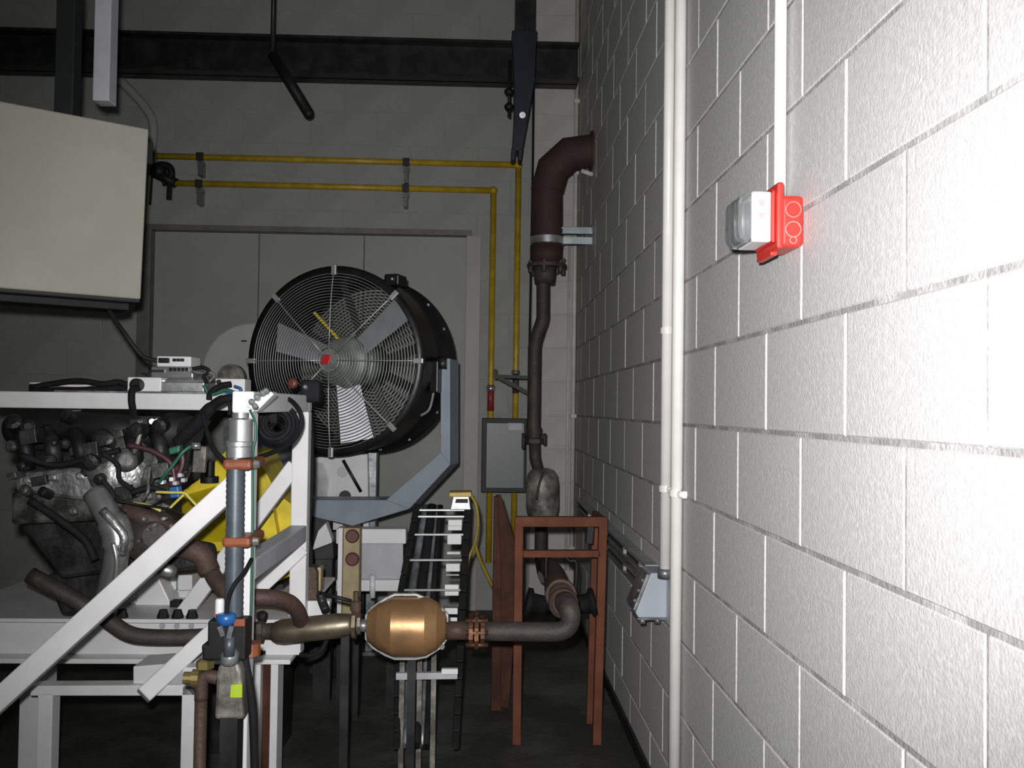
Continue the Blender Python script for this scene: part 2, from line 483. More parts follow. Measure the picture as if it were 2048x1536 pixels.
build('pipe', MB().cyl((XW-ccd-.006, yc, zt-.008), (XW-ccd-.006, yc, ZC), ccd, 24), 'pvc', t)

# ================================================================== EXHAUST STACK NEAR THE FAR CORNER
YS = 4.78
def PS(x, y): return P(x, y, YS)
rD = M(31, YS)
c0 = PS(1094, 492); c1 = PS(1094, 372)
st = thing('exhaust_duct', 'large rusty exhaust duct with mitred elbow entering the right wall', 'duct', c0)
zE = PS(1150, 301).z
gp = [V((c0.x, YS, c0.z)), PS(1094, 382), PS(1106, 338), PS(1139, 308), V((XW, YS, zE))]
dirs = [(gp[i+1]-gp[i]).normalized() for i in range(4)]
ns = [V((0, 0, 1))] + [(dirs[i]+dirs[i+1]).normalized() for i in range(3)] + [V((1, 0, 0))]
def gore(pa, pb, na, nb, r, nm):   # cylinder cut by the two mitre planes
    d = (pb-pa).normalized(); N = V((0, 1, 0)); B = d.cross(N)
    vs = []; n = 28
    for p, nn in ((pa, na), (pb, nb)):
        for k in range(n):
            a = 2*math.pi*k/n
            q = p + (N*math.cos(a)+B*math.sin(a))*r
            q = q - d * ((q-p).dot(nn) / d.dot(nn))
            vs.append(q)
    fs = [(k, n+k, n+(k+1) % n, (k+1) % n) for k in range(n)]
    return build(nm, MB().add(vs, fs, True), 'rust_duct', st)
for i in range(4):
    gore(gp[i], gp[i+1], ns[i], ns[i+1], rD*(1.0 if i == 0 else 1.06), 'duct_section' if i == 0 else 'elbow_gore')
    if i: build('weld_seam', MB().ring(gp[i], ns[i], rD*1.01, .005, 32, 6), 'rust_duct', st)
build('wall_flange', MB().lathe(V((XW-.012, YS, zE)), (1, 0, 0), [(0, rD+.022), (.011, rD+.022)], 28), 'rust_duct', st)
build('hook', MB().cyl((XW-.06, YS-.02, zE-rD-.03), (XW, YS-.02, zE-rD-.05), .012, 10), 'pvc_old', st)
# band clamps with zinc wall brackets
for y0, y1, rr in ((438, 446, 1.05), (454, 468, 1.10)):
    za, zb2 = PS(1, y1).z, PS(1, y0).z
    build('band', MB().lathe((c0.x, YS, za), (0, 0, 1), [(0, rD*rr), (zb2-za, rD*rr)], 28), 'galv' if y0 > 450 else 'rust_duct', st)
for y0, y1, x1 in ((433, 447, 1190), (453, 468, 1176)):
    za, zb2 = PS(1, y1).z, PS(1, y0).z
    build('wall_bracket', MB().box((c0.x+rD*.8, YS-.03, za), (XW, YS-.016, zb2)).box((c0.x+rD*.8, YS-.03, zb2-.004), (XW, YS+.02, zb2)), 'bracket_zinc', st, .002)
zlo = PS(1, 508).z
build('reducer', MB().lathe((c0.x, YS, zlo), (0, 0, 1), [(0, rD*.98), (c0.z-zlo, rD*1.02)], 28, True), 'rust_duct', st)
build('flange', MB().lathe((c0.x, YS, zlo-.02), (0, 0, 1), [(0, rD*1.28), (.018, rD*1.28)], 24), 'rust_pipe', st)
for i in range(6):
    a = i*math.pi/3+.3
    build('bolt', MB().lathe((c0.x+math.cos(a)*rD*1.12, YS+math.sin(a)*rD*1.12, zlo-.05), (0, 0, 1), [(0, .012), (.06, .012)], 6), 'rust_pipe', st)

# riser below: cone, cranked pipe, flange, oval muffler
ri = thing('exhaust_riser', 'dark cranked exhaust riser with oval muffler below the large duct', 'exhaust pipe', PS(1085, 1040))
r1 = M(13.5, YS)
zc0 = zlo - .02
build('cone', MB().lathe((c0.x-.01, YS, PS(1, 549).z), (0, 0, 1), [(0, r1*1.5), (.045, rD*.72), (zc0-PS(1, 549).z, rD*.78)], 24, True), 'rust_pipe', ri)
build('stay', MB().bar(PS(1112, 546), PS(1128, 516), .02, .012), 'rust_pipe', ri)
path = smooth_path([PS(1086, 545), PS(1086, 620), PS(1085, 640), PS(1077, 664), PS(1070, 690), PS(1069, 720), PS(1068, 800), PS(1067, 880)], 4)
build('pipe', MB().tube(path, r1, 18), 'rust_pipe', ri)
f0 = PS(1068, 886)
build('flange', MB().lathe(f0, (0, 0, 1), [(0, r1*1.55), (.022, r1*1.55)], 6), 'rust_pipe', ri)
build('flange', MB().lathe(f0 + V((0, 0, .03)), (0, 0, 1), [(0, r1*1.15), (.05, r1*1.15)], 16), 'rust_pipe', ri)
build('bolt', MB().cyl(f0 + V((-.055, 0, -.03)), f0 + V((-.055, 0, .05)), .009, 6), 'rust_pipe', ri)
build('bolt', MB().cyl(f0 + V((.055, 0, -.01)), f0 + V((.055, 0, .05)), .009, 6), 'rust_pipe', ri)
build('pipe', MB().tube([PS(1069, 884), PS(1070, 915), PS(1077, 945)], r1*.85, 16), 'rust_pipe', ri)
# muffler: oval can built from rings
mu = MB()
rings = [(936, .35), (940, .7), (950, .92), (968, 1), (1015, 1), (1030, .92), (1040, .6), (1043, .35)]
vs = []; n = 26
ra, rb = M(33, YS), M(24, YS)
for yy, q in rings:
    c = PS(1085, yy)
    for k in range(n):
        a = 2*math.pi*k/n
        vs.append(V((c.x+math.cos(a)*ra*q, YS+math.sin(a)*rb*q, c.z)))
fs = [(i*n+k, i*n+(k+1) % n, (i+1)*n+(k+1) % n, (i+1)*n+k) for i in range(len(rings)-1) for k in range(n)]
fs += [tuple(range(n-1, -1, -1)), tuple(range((len(rings)-1)*n, len(rings)*n))]
mu.add(vs, fs, True)
m_ = build('muffler', mu, 'muffler', ri)
build('seam', MB().tube(smooth_path([P(1087, 945, YS-.065), P(1078, 970, YS-.075), P(1073, 1000, YS-.075)], 4), .006, 6), 'rust_pipe', m_)
build('pipe', MB().tube(smooth_path([PS(1083, 1040), PS(1082, 1075), PS(1082, 1108), P(1084, 1130, YS-.1), P(1090, 1152, YS-.5)], 5), r1*.95, 16), 'rust_pipe', ri)

# wall bracket holding the riser
t = thing('pipe_bracket', 'small dark angle bracket reaching left from the exhaust riser', 'bracket', PS(1030, 770))
build('arm', MB().bar(PS(990, 752), PS(1062, 755), .016, .02), 'panel_rim', t)
build('brace', MB().bar(PS(992, 752), PS(1060, 788), .02, .016), 'panel_rim', t)
build('end_plate', MB().bar(PS(991, 738), PS(991, 758), .014, .04), 'panel_rim', t)

# ================================================================== BACK WALL SERVICES
YP = YB - .06
rP = M(6, YP)
def PP(x, y): return P(x, y, YP)
def gas(pts, label, nm='gas_pipe'):
    t = thing(nm, label, 'pipe', pts[len(pts)-1], 'yellow gas pipes on the back wall')
    for a, b in zip(pts[:-1], pts[1:]):
        build('pipe', MB().cyl(a, b, rP, 14), 'yellow_pipe', t)
    for p in pts[1:-1]:
        build('elbow', MB().ball(p, rP*1.45, 12, 8), 'yellow_pipe', t)
    return t
ga = gas([PP(312, 312), PP(1037, 330), V((PP(1037, 330).x, YP, PP(1, 1085).z))], 'upper yellow gas pipe, turning down closest to the rusty riser')
gb = gas([PP(345, 366), PP(987, 381), V((PP(987, 381).x, YP, PP(1, 1118).z))], 'lower yellow gas pipe, turning down nearer to the door')
xv = V((PP(987, 381).x, YP, 0))
def zv(y): return PP(980, y).z
build('red_valve', MB().cyl((xv.x, YP, zv(822)), (xv.x, YP, zv(770)), rP*1.15, 12), 'valve_red', gb)
build('valve_ring', MB().cyl((xv.x, YP, zv(782)), (xv.x, YP, zv(772)), rP*1.5, 8), 'silver', gb)
xv2 = PP(1037, 330).x
build('union', MB().cyl((xv2, YP, zv(786)), (xv2, YP, zv(742)), rP*1.1, 12), 'rust_brown', ga)
build('union_nut', MB().cyl((xv2, YP, zv(748)), (xv2, YP, zv(740)), rP*1.4, 6), 'galv_dark', ga)
def hanger(px, py, drop, label):
    c = PP(px, py); c.y = YP
    t = thing('pipe_hanger', label, 'pipe hanger', (c.x, YP, c.z), 'pipe hangers on the yellow gas pipes')
    build('ring', MB().ring(c, (1, 0, 0), rP*1.35, .008, 20, 6).box((c.x-.02, YP-rP*1.9, c.z-.02), (c.x+.02, YP-rP*1.2, c.z+.025)), 'dark_steel', t)
    build('shank', MB().box((c.x-.012, YP-.02, c.z-M(drop, YP)), (c.x+.012, YB, c.z-rP*1.2)).box((c.x-.02, YP-.012, c.z-rP*2.8), (c.x+.02, YP+.014, c.z-rP)), 'galv_dark', t, .002)
hanger(402, 316, 36, 'dark hanger on the upper gas pipe near the cream cabinet')
hanger(400, 370, 40, 'dark hanger on the lower gas pipe near the cream cabinet')
hanger(813, 327, 40, 'dark hanger on the upper gas pipe above the fan barrel')
hanger(812, 379, 36, 'dark hanger on the lower gas pipe above the fan barrel')
t = thing('valve_cluster', 'black valve fittings hanging at the left end of the lower gas pipe', 'valve', PP(330, 405))
build('body', MB().cyl(PP(308, 345), PP(352, 367), .03, 12).ball(PP(318, 342), .045), 'black_plastic', t)
build('arch', MB().tube(smooth_path([PP(305, 352), PP(312, 334), PP(324, 330), PP(338, 334), PP(343, 346), PP(340, 372)]), .022, 10), 'black_plastic', t)
build('handle', MB().bar(PP(341, 338), PP(338, 400), .03, .02).bar(PP(325, 350), PP(329, 372), .02, .02), 'black_plastic', t, .004)
build('lever', MB().bar(PP(304, 350), PP(300, 410), .012, .012), 'dark_steel', t)
# grey electrical panel
pa, pb = P(964, 836, YB-.17), P(1052, 986, YB-.17)
ep = thing('electrical_panel', 'dark grey electrical panel with white label beside the exhaust riser', 'electrical panel', ((pa.x+pb.x)/2, YB-.06, pb.z))
build('body', MB().box((pa.x, YB-.17, pb.z), (pb.x, YB-.09, pa.z)), 'panel_rim', ep, .004)
build('door', MB().box((pa.x+.026, YB-.178, pb.z+.026), (pb.x-.014, YB-.171, pa.z-.026)), 'panel_grey', ep, .003)
build('standoff', MB().box((pa.x+.08, YB-.09, pb.z+.05), (pa.x+.11, YB, pb.z+.09)).box((pa.x+.08, YB-.09, pa.z-.09), (pa.x+.11, YB, pa.z-.05)), 'dark_steel', ep)
l0, l1 = P(1017, 846, YB-.18), P(1044, 860, YB-.18)
build('paper_label', MB().box((l0.x, YB-.1795, l1.z), (l1.x, YB-.1781, l0.z)), 'label_white', ep)
# black cable dropping beside the pier
cable('hanging_cable', [P(1067, 130, YB-.06), P(1066, 300, YB-.06), P(1063, 480, YB-.06), P(1060, 640, YB-.06), P(1059, 700, YB-.06)], .007, 'black_rubber', 'thin black cable dropping beside the yellow pipe and exhaust duct')
# pale disc leaning on the door and smaller one before it
cD = P(505, 745, 5.35)
t = thing('round_cover', 'large pale round cover standing behind the fan', 'cover', (cD.x, 5.35, cD.z-.28))
build('disc', MB().lathe(cD, (0, -1, 0), [(0, M(97, 5.35)), (.02, M(97, 5.35)), (.024, M(94, 5.35))], 48), 'disc_pale', t)
build('pin', MB().bar(P(483, 682, 5.31), P(493, 682, 5.31), .008, .02), 'dark_steel', t)
build('support', MB().box((cD.x-.04, 5.36, 0), (cD.x+.04, 5.44, cD.z)), 'galv_dark', t)
cE = P(466, 756, 4.9)
t = thing('round_gauge', 'small grey round housing in front of the large pale cover', 'gauge', cE)
build('rim', MB().lathe(cE, (0, -1, 0), [(0, M(27, 4.9)), (.05, M(27, 4.9)), (.05, M(24, 4.9)), (.042, M(24, 4.9))], 32), 'motor_grey', t)
build('face', MB().lathe(cE + V((0, -.03, 0)), (0, -1, 0), [(0, M(23, 4.9)), (.014, M(23, 4.9))], 32), 'muffler', t)
build('pedestal', MB().box((cE.x-.05, 4.92, 0), (cE.x+.05, 5.02, cE.z)), 'galv_dark', t)

# ================================================================== OVERHEAD THINGS
t = thing('overhead_rod', 'black round bar slanting down from the roof above the fan', 'bar', P(617, 229, 4.6))
build('bar', MB().cyl(P(545, 108, 4.6), P(617, 226, 4.6), M(11, 4.6), 16), 'black_plastic', t)
build('tip', MB().ball(P(617, 227, 4.6), M(11, 4.6)), 'black_plastic', t)
pa = P(545, 108, 4.6)
build('hanger_rod', MB().cyl(pa, (pa.x, pa.y, ZC), .012, 8), 'dark_steel', t)
t = thing('suction_arm', 'dark navy tapering arm hanging above the corner of the gas pipe', 'arm', P(1034, 318, 4.7))
Ya = 4.7
build('arm', MB().prism([P(1024, 60, Ya), P(1074, 60, Ya), P(1070, 160, Ya), P(1056, 240, Ya), P(1045, 300, Ya), P(1024, 300, Ya), P(1028, 240, Ya), P(1028, 160, Ya)], (0, .10, 0)), 'navy_arm', t, .004)
build('fork', MB().prism([P(1023, 296, Ya), P(1032, 296, Ya), P(1030, 319, Ya), P(1022, 319, Ya)], (0, .09, 0)), 'navy_arm', t, .003)
build('fork', MB().prism([P(1036, 296, Ya), P(1046, 296, Ya), P(1043, 319, Ya), P(1037, 321, Ya)], (0, .09, 0)), 'navy_arm', t, .003)
build('pivot', MB().cyl(P(1045, 230, Ya-.012), P(1045, 230, Ya+.0), .016, 12), 'galv_dark', t)
build('mount', MB().box((P(1030, 60, Ya).x, Ya+.01, P(1, 70, Ya).z), (P(1070, 60, Ya).x, Ya+.09, ZC)), 'dark_steel', t)
build('side_rod', MB().cyl(P(1019, 120, Ya), P(1018, 235, Ya), .008, 8), 'black_plastic', t)
for yy in (184, 214):
    build('knob', MB().lathe(P(1018, yy, Ya) - V((0, 0, .02)), (0, 0, 1), [(0, .012), (.012, .024), (.028, .024), (.04, .012)], 12, True), 'black_plastic', t)
    build('link', MB().bar(P(1018, yy, Ya), P(1034, yy, Ya+.03), .014, .014), 'black_plastic', t)
t = thing('wall_duct', 'grey bent pipe on the back wall behind the cream cabinet', 'pipe', P(305, 300, YB-.08))
build('pipe', MB().tube(smooth_path([P(180, 95, YB-.08), P(240, 160, YB-.08), P(282, 204, YB-.08), P(303, 236, YB-.08), P(307, 262, YB-.08), P(305, 285, YB-.06), P(303, 300, YB)], 5), M(9, YB), 12), 'door_paint', t)

# ================================================================== CREAM CONTROL CABINET
Yc = 3.0
a = P(300, 430, Yc)
ang = math.radians(36)
ux = V((-math.cos(ang), -math.sin(ang), 0)); nrm = V((math.sin(ang), -math.cos(ang), 0))
ztop = P(300, 258, Yc).z; zbot = P(279, 601, Yc).z
a = V((P(297, 300, Yc).x, Yc, 0)); wC = .62
lean = (P(277, 600, Yc) - P(300, 258, Yc)); lean = V((lean.x*.55, 0, 0))
def cab(u, d, zt_): return a + ux*u - nrm*d + V((0, 0, zt_))
def cabbox(u0, u1, d0, d1, z0, z1):
    c = []
    for zz in (z0, z1):
        k = (ztop-zz)/(ztop-zbot)
        for u, d in ((u0, d0), (u1, d0), (u1, d1), (u0, d1)):
            c.append(cab(u, d, zz) + lean*k)
    return MB().hexa([c[3], c[2], c[1], c[0], c[7], c[6], c[5], c[4]])
cb = thing('control_cabinet', 'cream steel control cabinet hanging at the left above the engine', 'cabinet', cab(wC/2, .1, zbot))
build('body', cabbox(-.004, wC+.004, .02, .22, zbot-.006, ztop+.004), 'panel_rim', cb, .004)
build('door', cabbox(0, wC, 0, .018, zbot+.004, ztop), 'cream', cb, .005)
build('latch', cabbox(wC-.07, wC-.04, -.018, 0, (zbot+ztop)/2-.05, (zbot+ztop)/2+.05), 'black_plastic', cb, .004)
build('hinge_block', MB().obox(cab(-.018, .10, P(1, 290, Yc).z), ux*.012, nrm*.05, (0, 0, .036)), 'black_plastic', cb, .003)
build('mast', MB().box((cab(.2, .2, 0).x-.03, cab(.2, .2, 0).y-.03, ztop), (cab(.2, .2, 0).x+.03, cab(.2, .2, 0).y+.03, ZC)), 'panel_rim', cb, .003)
build('channel', MB().box((P(190, 200, Yc-.1).x, Yc-.12, ztop+.05), (P(223, 200, Yc-.1).x, Yc-.06, ZC)), 'frame_grey', cb, .003)
build('gland_rail', cabbox(.02, wC-.02, .05, .16, zbot-.03, zbot-.006), 'black_plastic', cb, .003)

# ================================================================== DRUM FAN AND CRADLE
YFn = 4.0
fc = P(667, 722, YFn)
fa = math.radians(17)
fn = V((-math.sin(fa), -math.cos(fa), 0)); fu = V((math.cos(fa), -math.sin(fa), 0)); fv = V((0, 0, 1))
RF = M(190, YFn); LF = .43
def F(u, v, d): return fc + fu*u + fv*v + fn*d
fan = thing('drum_fan', 'large black drum fan with wire guard on a blue-grey stand', 'fan', F(0, -RF, -LF/2))
build('drum', MB().lathe(fc, -fn, [(0, RF*.925), (0, RF), (.022, RF), (.024, RF*.965), (LF-.024, RF*.965), (LF-.022, RF), (LF, RF), (LF, RF*.925), (LF*.5, RF*.93), (0, RF*.925)], 72, True, False), 'fan_black', fan)
gr = MB(); nr = 27
for i in range(nr):
    rr = .045 + (RF*.915-.045)*i/(nr-1)
    q = rr/(RF*.915)
    gr.ring(F(0, 0, .012 + .03*(1-q**3)), fn, rr, .0014, 72, 5)
o = build('guard_rings', gr, 'guard_wire', fan); o['kind'] = 'stuff'
for i in range(8):
    an = math.radians(i*45 + 90)
    c, s = math.cos(an), math.sin(an)
    pth = [F(c*RF*.93*q, s*RF*.93*q, .012 + .03*(1-q**3) + .003) for q in (.1, .35, .6, .8, .92, 1.0)]
    build('guard_spoke', MB().tube(pth, .0026, 6), 'guard_wire', fan)
    build('guard_clip', MB().obox(F(c*RF*.955, s*RF*.955, .010), fu*c*.022+fv*s*.022, (-fu*s+fv*c)*.011, fn*.008), 'guard_wire', fan, .003)
build('guard_centre', MB().lathe(F(0, 0, .036), fn, [(0, .05), (.006, .05)], 24), 'motor_grey', fan)
build('red_badge', MB().obox(F(-.012, .004, .047), fu*.02, fv*.02+fu*.006, fn*.004), 'red_plastic', fan, .003)
rg = MB()
for i in range(22):
    rg.ring(F(0, 0, -LF+.01), fn, .06+(RF*.92-.06)*i/21, .0028, 56, 5)
o = build('rear_guard_rings', rg, 'fan_black', fan); o['kind'] = 'stuff'
for i in range(4):
    an = math.radians(i*45+20); c, s = math.cos(an), math.sin(an)
    build('motor_strut', MB().bar(F(c*RF*.93, s*RF*.93, -LF+.05), F(-c*RF*.93, -s*RF*.93, -LF+.05), .03, .012), 'fan_black', fan)
build('motor', MB().lathe(F(0, 0, -LF+.06), fn, [(0, .10), (.16, .10), (.17, .085)], 28, True), 'motor_grey', fan)
build('hub', MB().lathe(F(0, 0, -.13), fn, [(0, .115), (.03, .118), (.045, .10), (.05, .055)], 28, True), 'motor_grey', fan)
for an in (41, 161, 281):
    a_ = math.radians(an); c, s = math.cos(a_), math.sin(a_)
    rd = fu*c+fv*s; tg = -fu*s+fv*c
    pt = math.radians(-25)
    ch = tg*math.cos(pt) + fn*math.sin(pt); th = (fn*math.cos(pt) - tg*math.sin(pt))*.003
    h0 = F(0, 0, -.11)
    vs = []
    for sg in (-1, 1):
        for rr, wd, tw in ((.09, .05, 0), (.2, .058, .0), (.35, .072, -.0)):
            for e in (-1, 1):
                vs.append(h0 + rd*rr + ch*wd*e + th*sg)
    fs = [(0, 1, 3, 2), (2, 3, 5, 4), (8, 9, 7, 6), (10, 11, 9, 8), (0, 6, 7, 1), (4, 5, 11, 10), (1, 7, 9, 3), (3, 9, 11, 5), (2, 8, 6, 0), (4, 10, 8, 2)]
    build('blade', MB().add(vs, fs), 'blade_alu', fan)
build('yellow_tag', MB().bar(F(-.12, .215, -.05), F(-.005, .10, -.05), .012, .008), 'yellow_guard', fan)
a_ = math.radians(62)
build('lifting_lug', MB().obox(F(math.cos(a_)*RF*1.02+.03, math.sin(a_)*RF*1.02-.012, -.13), fu*.035, fv*.025, fn*.05), 'fan_black', fan, .008)
build('lug_bolt', MB().ball(F(math.cos(a_)*RF*1.02+.035, math.sin(a_)*RF*1.02-.01, -.078), .008), 'silver', fan)
for an in (25, 45, -33, -60, -82):
    a_ = math.radians(an)
    build('rim_bolt', MB().lathe(F(math.cos(a_)*RF*.955, math.sin(a_)*RF*.955, -LF+.035), fu*math.cos(a_)+fv*math.sin(a_), [(0, .009), (.012, .007)], 8), 'motor_grey', fan)
build('terminal_box', MB().obox(F(RF*.98, -.06, -.2), fu*.02, fv*.07, fn*.05), 'fan_black', fan, .006)
build('conduit', MB().tube(smooth_path([F(RF*.97, -.12, -.17), F(RF*.93, -.2, -.16), F(RF*.85, -.23, -.14)]), .006, 8), 'motor_grey', fan)

# cradle : U of wide plate, right upright, diagonal, bottom, mirrored left side
Yd = 4.06
cr = thing('fan_stand', 'blue-grey welded steel cradle carrying the drum fan', 'stand', P(770, 1050, Yd))
def PC(x, y): return P(x, y, Yd + (900-x)/400*.2)
dpt = V((.034, .17, 0))
build('upright', MB().prism([PC(881, 716), PC(900, 717), PC(900, 930), PC(881, 905)], dpt), 'blue_grey', cr, .003)
build('corner_brace', MB().prism([PC(881, 905), PC(900, 930), PC(818, 1018), PC(772, 1000)], dpt), 'blue_grey', cr, .003)
build('bottom_plate', MB().prism([PC(600, 1000), PC(772, 1000), PC(818, 1018), PC(705, 1052), PC(610, 1030)], dpt), 'blue_grey', cr, .003)
build('corner_brace', MB().prism([PC(502, 890), PC(536, 880), PC(600, 1000), PC(610, 1030), PC(580, 1020)], dpt), 'blue_grey', cr, .003)
build('upright', MB().prism([PC(502, 740), PC(534, 740), PC(536, 880), PC(502, 890)], dpt), 'blue_grey', cr, .003)
for x in (700, 640):
    build('pedestal_leg', MB().box((PC(x, 1040).x-.04, Yd+.16, 0), (PC(x, 1040).x+.04, Yd+.24, PC(x, 1035).z)), 'dark_steel', cr)
for s_ in (1, -1):
    build('pivot', MB().cyl(F(s_*RF*.97, 0, -LF*.5), F(s_*(RF+.035), 0, -LF*.5), .03, 14), 'dark_steel', cr)

# ================================================================== THINGS BEHIND THE BENCH (below the fan)
Yw = 4.5
t = thing('bearing_block', 'white block with round holes standing behind the fan cradle', 'block', P(680, 1040, Yw))
pw = [P(628, 915, Yw), P(735, 908, Yw), P(738, 1060, Yw), P(628, 1060, Yw)]
build('block', MB().prism(pw, (0, .12, 0)), 'frame_white', t, .004)
build('hole_plug', MB().cyl(P(685, 944, Yw-.006), P(685, 944, Yw), M(11, Yw), 20), 'frame_grey', t)
build('hole', MB().cyl(P(690, 993, Yw-.006), P(690, 993, Yw), M(12, Yw), 20), 'black_plastic', t)
build('foil_cover', MB().prism([P(628, 925, Yw-.05), P(646, 928, Yw-.05), P(656, 962, Yw-.05), P(652, 1000, Yw-.05), P(628, 1000, Yw-.05)], (0, .04, 0)), 'silver', t)
build('rod', MB().cyl(P(686, 920, Yw-.03), P(722, 984, Yw-.03), .008, 8), 'dark_steel', t)
build('foot', MB().box((P(640, 1060, Yw).x, Yw, 0), (P(728, 1060, Yw).x, Yw+.12, P(1, 1058, Yw).z)), 'dark_steel', t)
t = thing('steel_post', 'dark green-grey steel post standing right of the white holed block', 'post', (P(746, 960, Yw+.1).x, Yw+.1, 0))
build('post', MB().box((P(737, 960, Yw+.1).x, Yw+.06, 0), (P(755, 960, Yw+.1).x, Yw+.14, P(746, 880, Yw+.1).z)), 'galv_dark', t, .004)
build('base_plate', MB().box((P(733, 960, Yw+.1).x, Yw+.02, 0), (P(770, 960, Yw+.1).x, Yw+.18, .015)), 'galv_dark', t)
# dyno bed: white rails and tan post
Yr = 3.75
t = thing('machine_bed', 'white steel bed rails behind the copper catalytic converter', 'machine bed', P(770, 1190, Yr))
build('upper_rail', MB().prism([P(672, 1058, Yr), P(812, 1058, Yr), P(812, 1088, Yr), P(672, 1088, Yr)], (0, .08, 0)), 'frame_white', t, .004)
build('lower_rail', MB().prism([P(672, 1160, Yr), P(800, 1160, Yr), P(800, 1183, Yr), P(672, 1183, Yr)], (0, .08, 0)), 'frame_white', t, .004)
build('infill', MB().prism([P(676, 1086, Yr+.03), P(806, 1086, Yr+.03), P(806, 1162, Yr+.03), P(676, 1162, Yr+.03)], (0, .02, 0)), 'frame_grey', t)
build('bolt', MB().cyl(P(745, 1150, Yr), P(745, 1195, Yr), .012, 8), 'frame_white', t)
for x in (690, 790):
    build('leg', MB().box((P(x, 1180, Yr).x-.03, Yr+.01, 0), (P(x, 1180, Yr).x+.03, Yr+.07, P(x, 1180, Yr).z)), 'dark_steel', t)
Yt = 3.6
t = thing('tan_column', 'tan painted column with two dark red round plugs beside the white post', 'column', (P(700, 1100, Yt).x, Yt, 0))
build('foot', MB().box((P(684, 1100, Yt).x, Yt-.004, 0), (P(721, 1100, Yt).x, Yt+.08, P(1, 1236, Yt).z)), 'dark_steel', t)
build('column', MB().box((P(686, 1100, Yt).x, Yt, P(1, 1236, Yt).z), (P(719, 1100, Yt).x, Yt+.07, P(700, 1056, Yt).z)), 'tan_wood', t, .003)
build('edge_strip', MB().box((P(676, 1100, Yt).x, Yt-.004, P(1, 1228, Yt).z), (P(685, 1100, Yt).x, Yt+.06, P(700, 1056, Yt).z)), 'frame_white', t, .002)
for yy in (1072, 1118):
    build('round_plug', MB().lathe(P(705, yy, Yt), (0, -1, 0), [(0, M(13.5, Yt)), (.008, M(13.5, Yt)), (.012, M(11, Yt))], 24), 'red_dot', t)
t = thing('white_bracket', 'small white tapered bracket under the left end of the cradle', 'bracket', P(645, 1105, 3.8))
build('gusset', MB().prism([P(651, 1046, 3.8), P(664, 1080, 3.8), P(662, 1102, 3.8), P(624, 1100, 3.8), P(636, 1062, 3.8)], (0, .06, 0)), 'frame_white', t, .003)
build('foot', MB().prism([P(626, 1100, 3.78), P(666, 1085, 3.78), P(668, 1118, 3.78), P(628, 1120, 3.78)], (0, .09, 0)), 'dark_steel', t, .003)
build('leg', MB().box((P(630, 1118, 3.8).x, 3.8, 0), (P(664, 1118, 3.8).x, 3.86, P(645, 1118, 3.8).z)), 'dark_steel', t)

# ================================================================== CABLE CARRIER
cc = thing('cable_carrier', 'black cable chain with bright crossbars hanging behind the catalytic converter', 'cable carrier', P(865, 1383, 3.05))
def cY(y): return 3.55 - (y-1010)/373*.5
def CC(x, y, d=0): return P(x, y, cY(y)+d)
lx = lambda y: 832 - (y-1010)*.19 if y < 1200 else 796 - (y-1200)*.02
rx = lambda y: 942 - (y-1010)*.05
def rail(fx, w, nm):
    for y0 in range(1010, 1500, 35):
        y1 = y0 + 33
        build(nm, MB().prism([CC(fx(y0)-w/2, y0), CC(fx(y0)+w/2, y0), CC(fx(y1)+w/2, y1), CC(fx(y1)-w/2, y1)], (0, .05, 0)), 'black_plastic', cc, .003)
rail(lambda y: lx(y)+2, 13, 'chain_link'); rail(lambda y: rx(y)-7, 15, 'chain_link')
for y in (1020, 1033, 1069, 1120, 1180, 1352):
    h = 3.0 if y < 1300 else 7
    b0, b1 = CC(lx(y)+8, y, -.012), CC(rx(y)-12, y, -.012)
    build('crossbar', MB().bar(b0, b1, M(h*1.6, 3.3), .012), 'silver', cc, .002)
for y, h in ((1046, 14), (1056, 10), (1078, 22), (1106, 7), (1135, 16), (1150, 4), (1180, 22), (1222, 12), (1240, 10)):
    b0, b1 = CC(rx(y)-44, y, -.005), CC(rx(y)-16, y, -.005)
    build('end_bracket', MB().bar(b0, b1, M(h, 3.3), .01), 'silver' if h < 8 else 'frame_white', cc, .002)
hose_x = [(.16, 16, 'galv_dark'), (.36, 22, 'black_rubber'), (.52, 10, 'galv_dark'), (.62, 13, 'black_rubber'), (.29, 9, 'black_rubber')]
for q, wd, mm in hose_x:
    pts = [CC(lx(y)+10+(rx(y)-lx(y)-60)*q*1.25, y, .03) for y in range(1012, 1520, 40)]
    build('hose', MB().tube(pts, M(wd/2, 3.3), 10), mm, cc)
for x in (805, 840, 868):
    build('guide_post', MB().box((P(x-5, 1340, 3.0).x, 2.98, 0), (P(x+5, 1340, 3.0).x, 3.0, P(x, 1300, 3.0).z)), 'muffler', cc)
build('guide_plate', MB().bar(P(792, 1352, 2.97), P(915, 1350, 2.97), M(13, 3), .02), 'label_white', cc, .002)
build('guide_clip', MB().bar(P(883, 1342, 2.955), P(916, 1342, 2.955), M(10, 3), .02), 'frame_white', cc, .002)
t = thing('connector_box', 'small metal connector box with yellow hood on top of the cable chain', 'connector', P(920, 1022, 3.5))
build('shell', MB().prism([P(906, 992, 3.5), P(938, 992, 3.5), P(942, 1020, 3.5), P(900, 1020, 3.5)], (0, .07, 0)), 'galv', t, .003)
build('hood', MB().prism([P(898, 985, 3.49), P(942, 984, 3.49), P(944, 994, 3.49), P(898, 994, 3.49)], (0, .09, 0)), 'yellow_pipe', t, .003)
build('opening', MB().prism([P(912, 998, 3.495), P(936, 998, 3.495), P(936, 1006, 3.495), P(910, 1006, 3.495)], (0, .01, 0)), 'black_plastic', t)
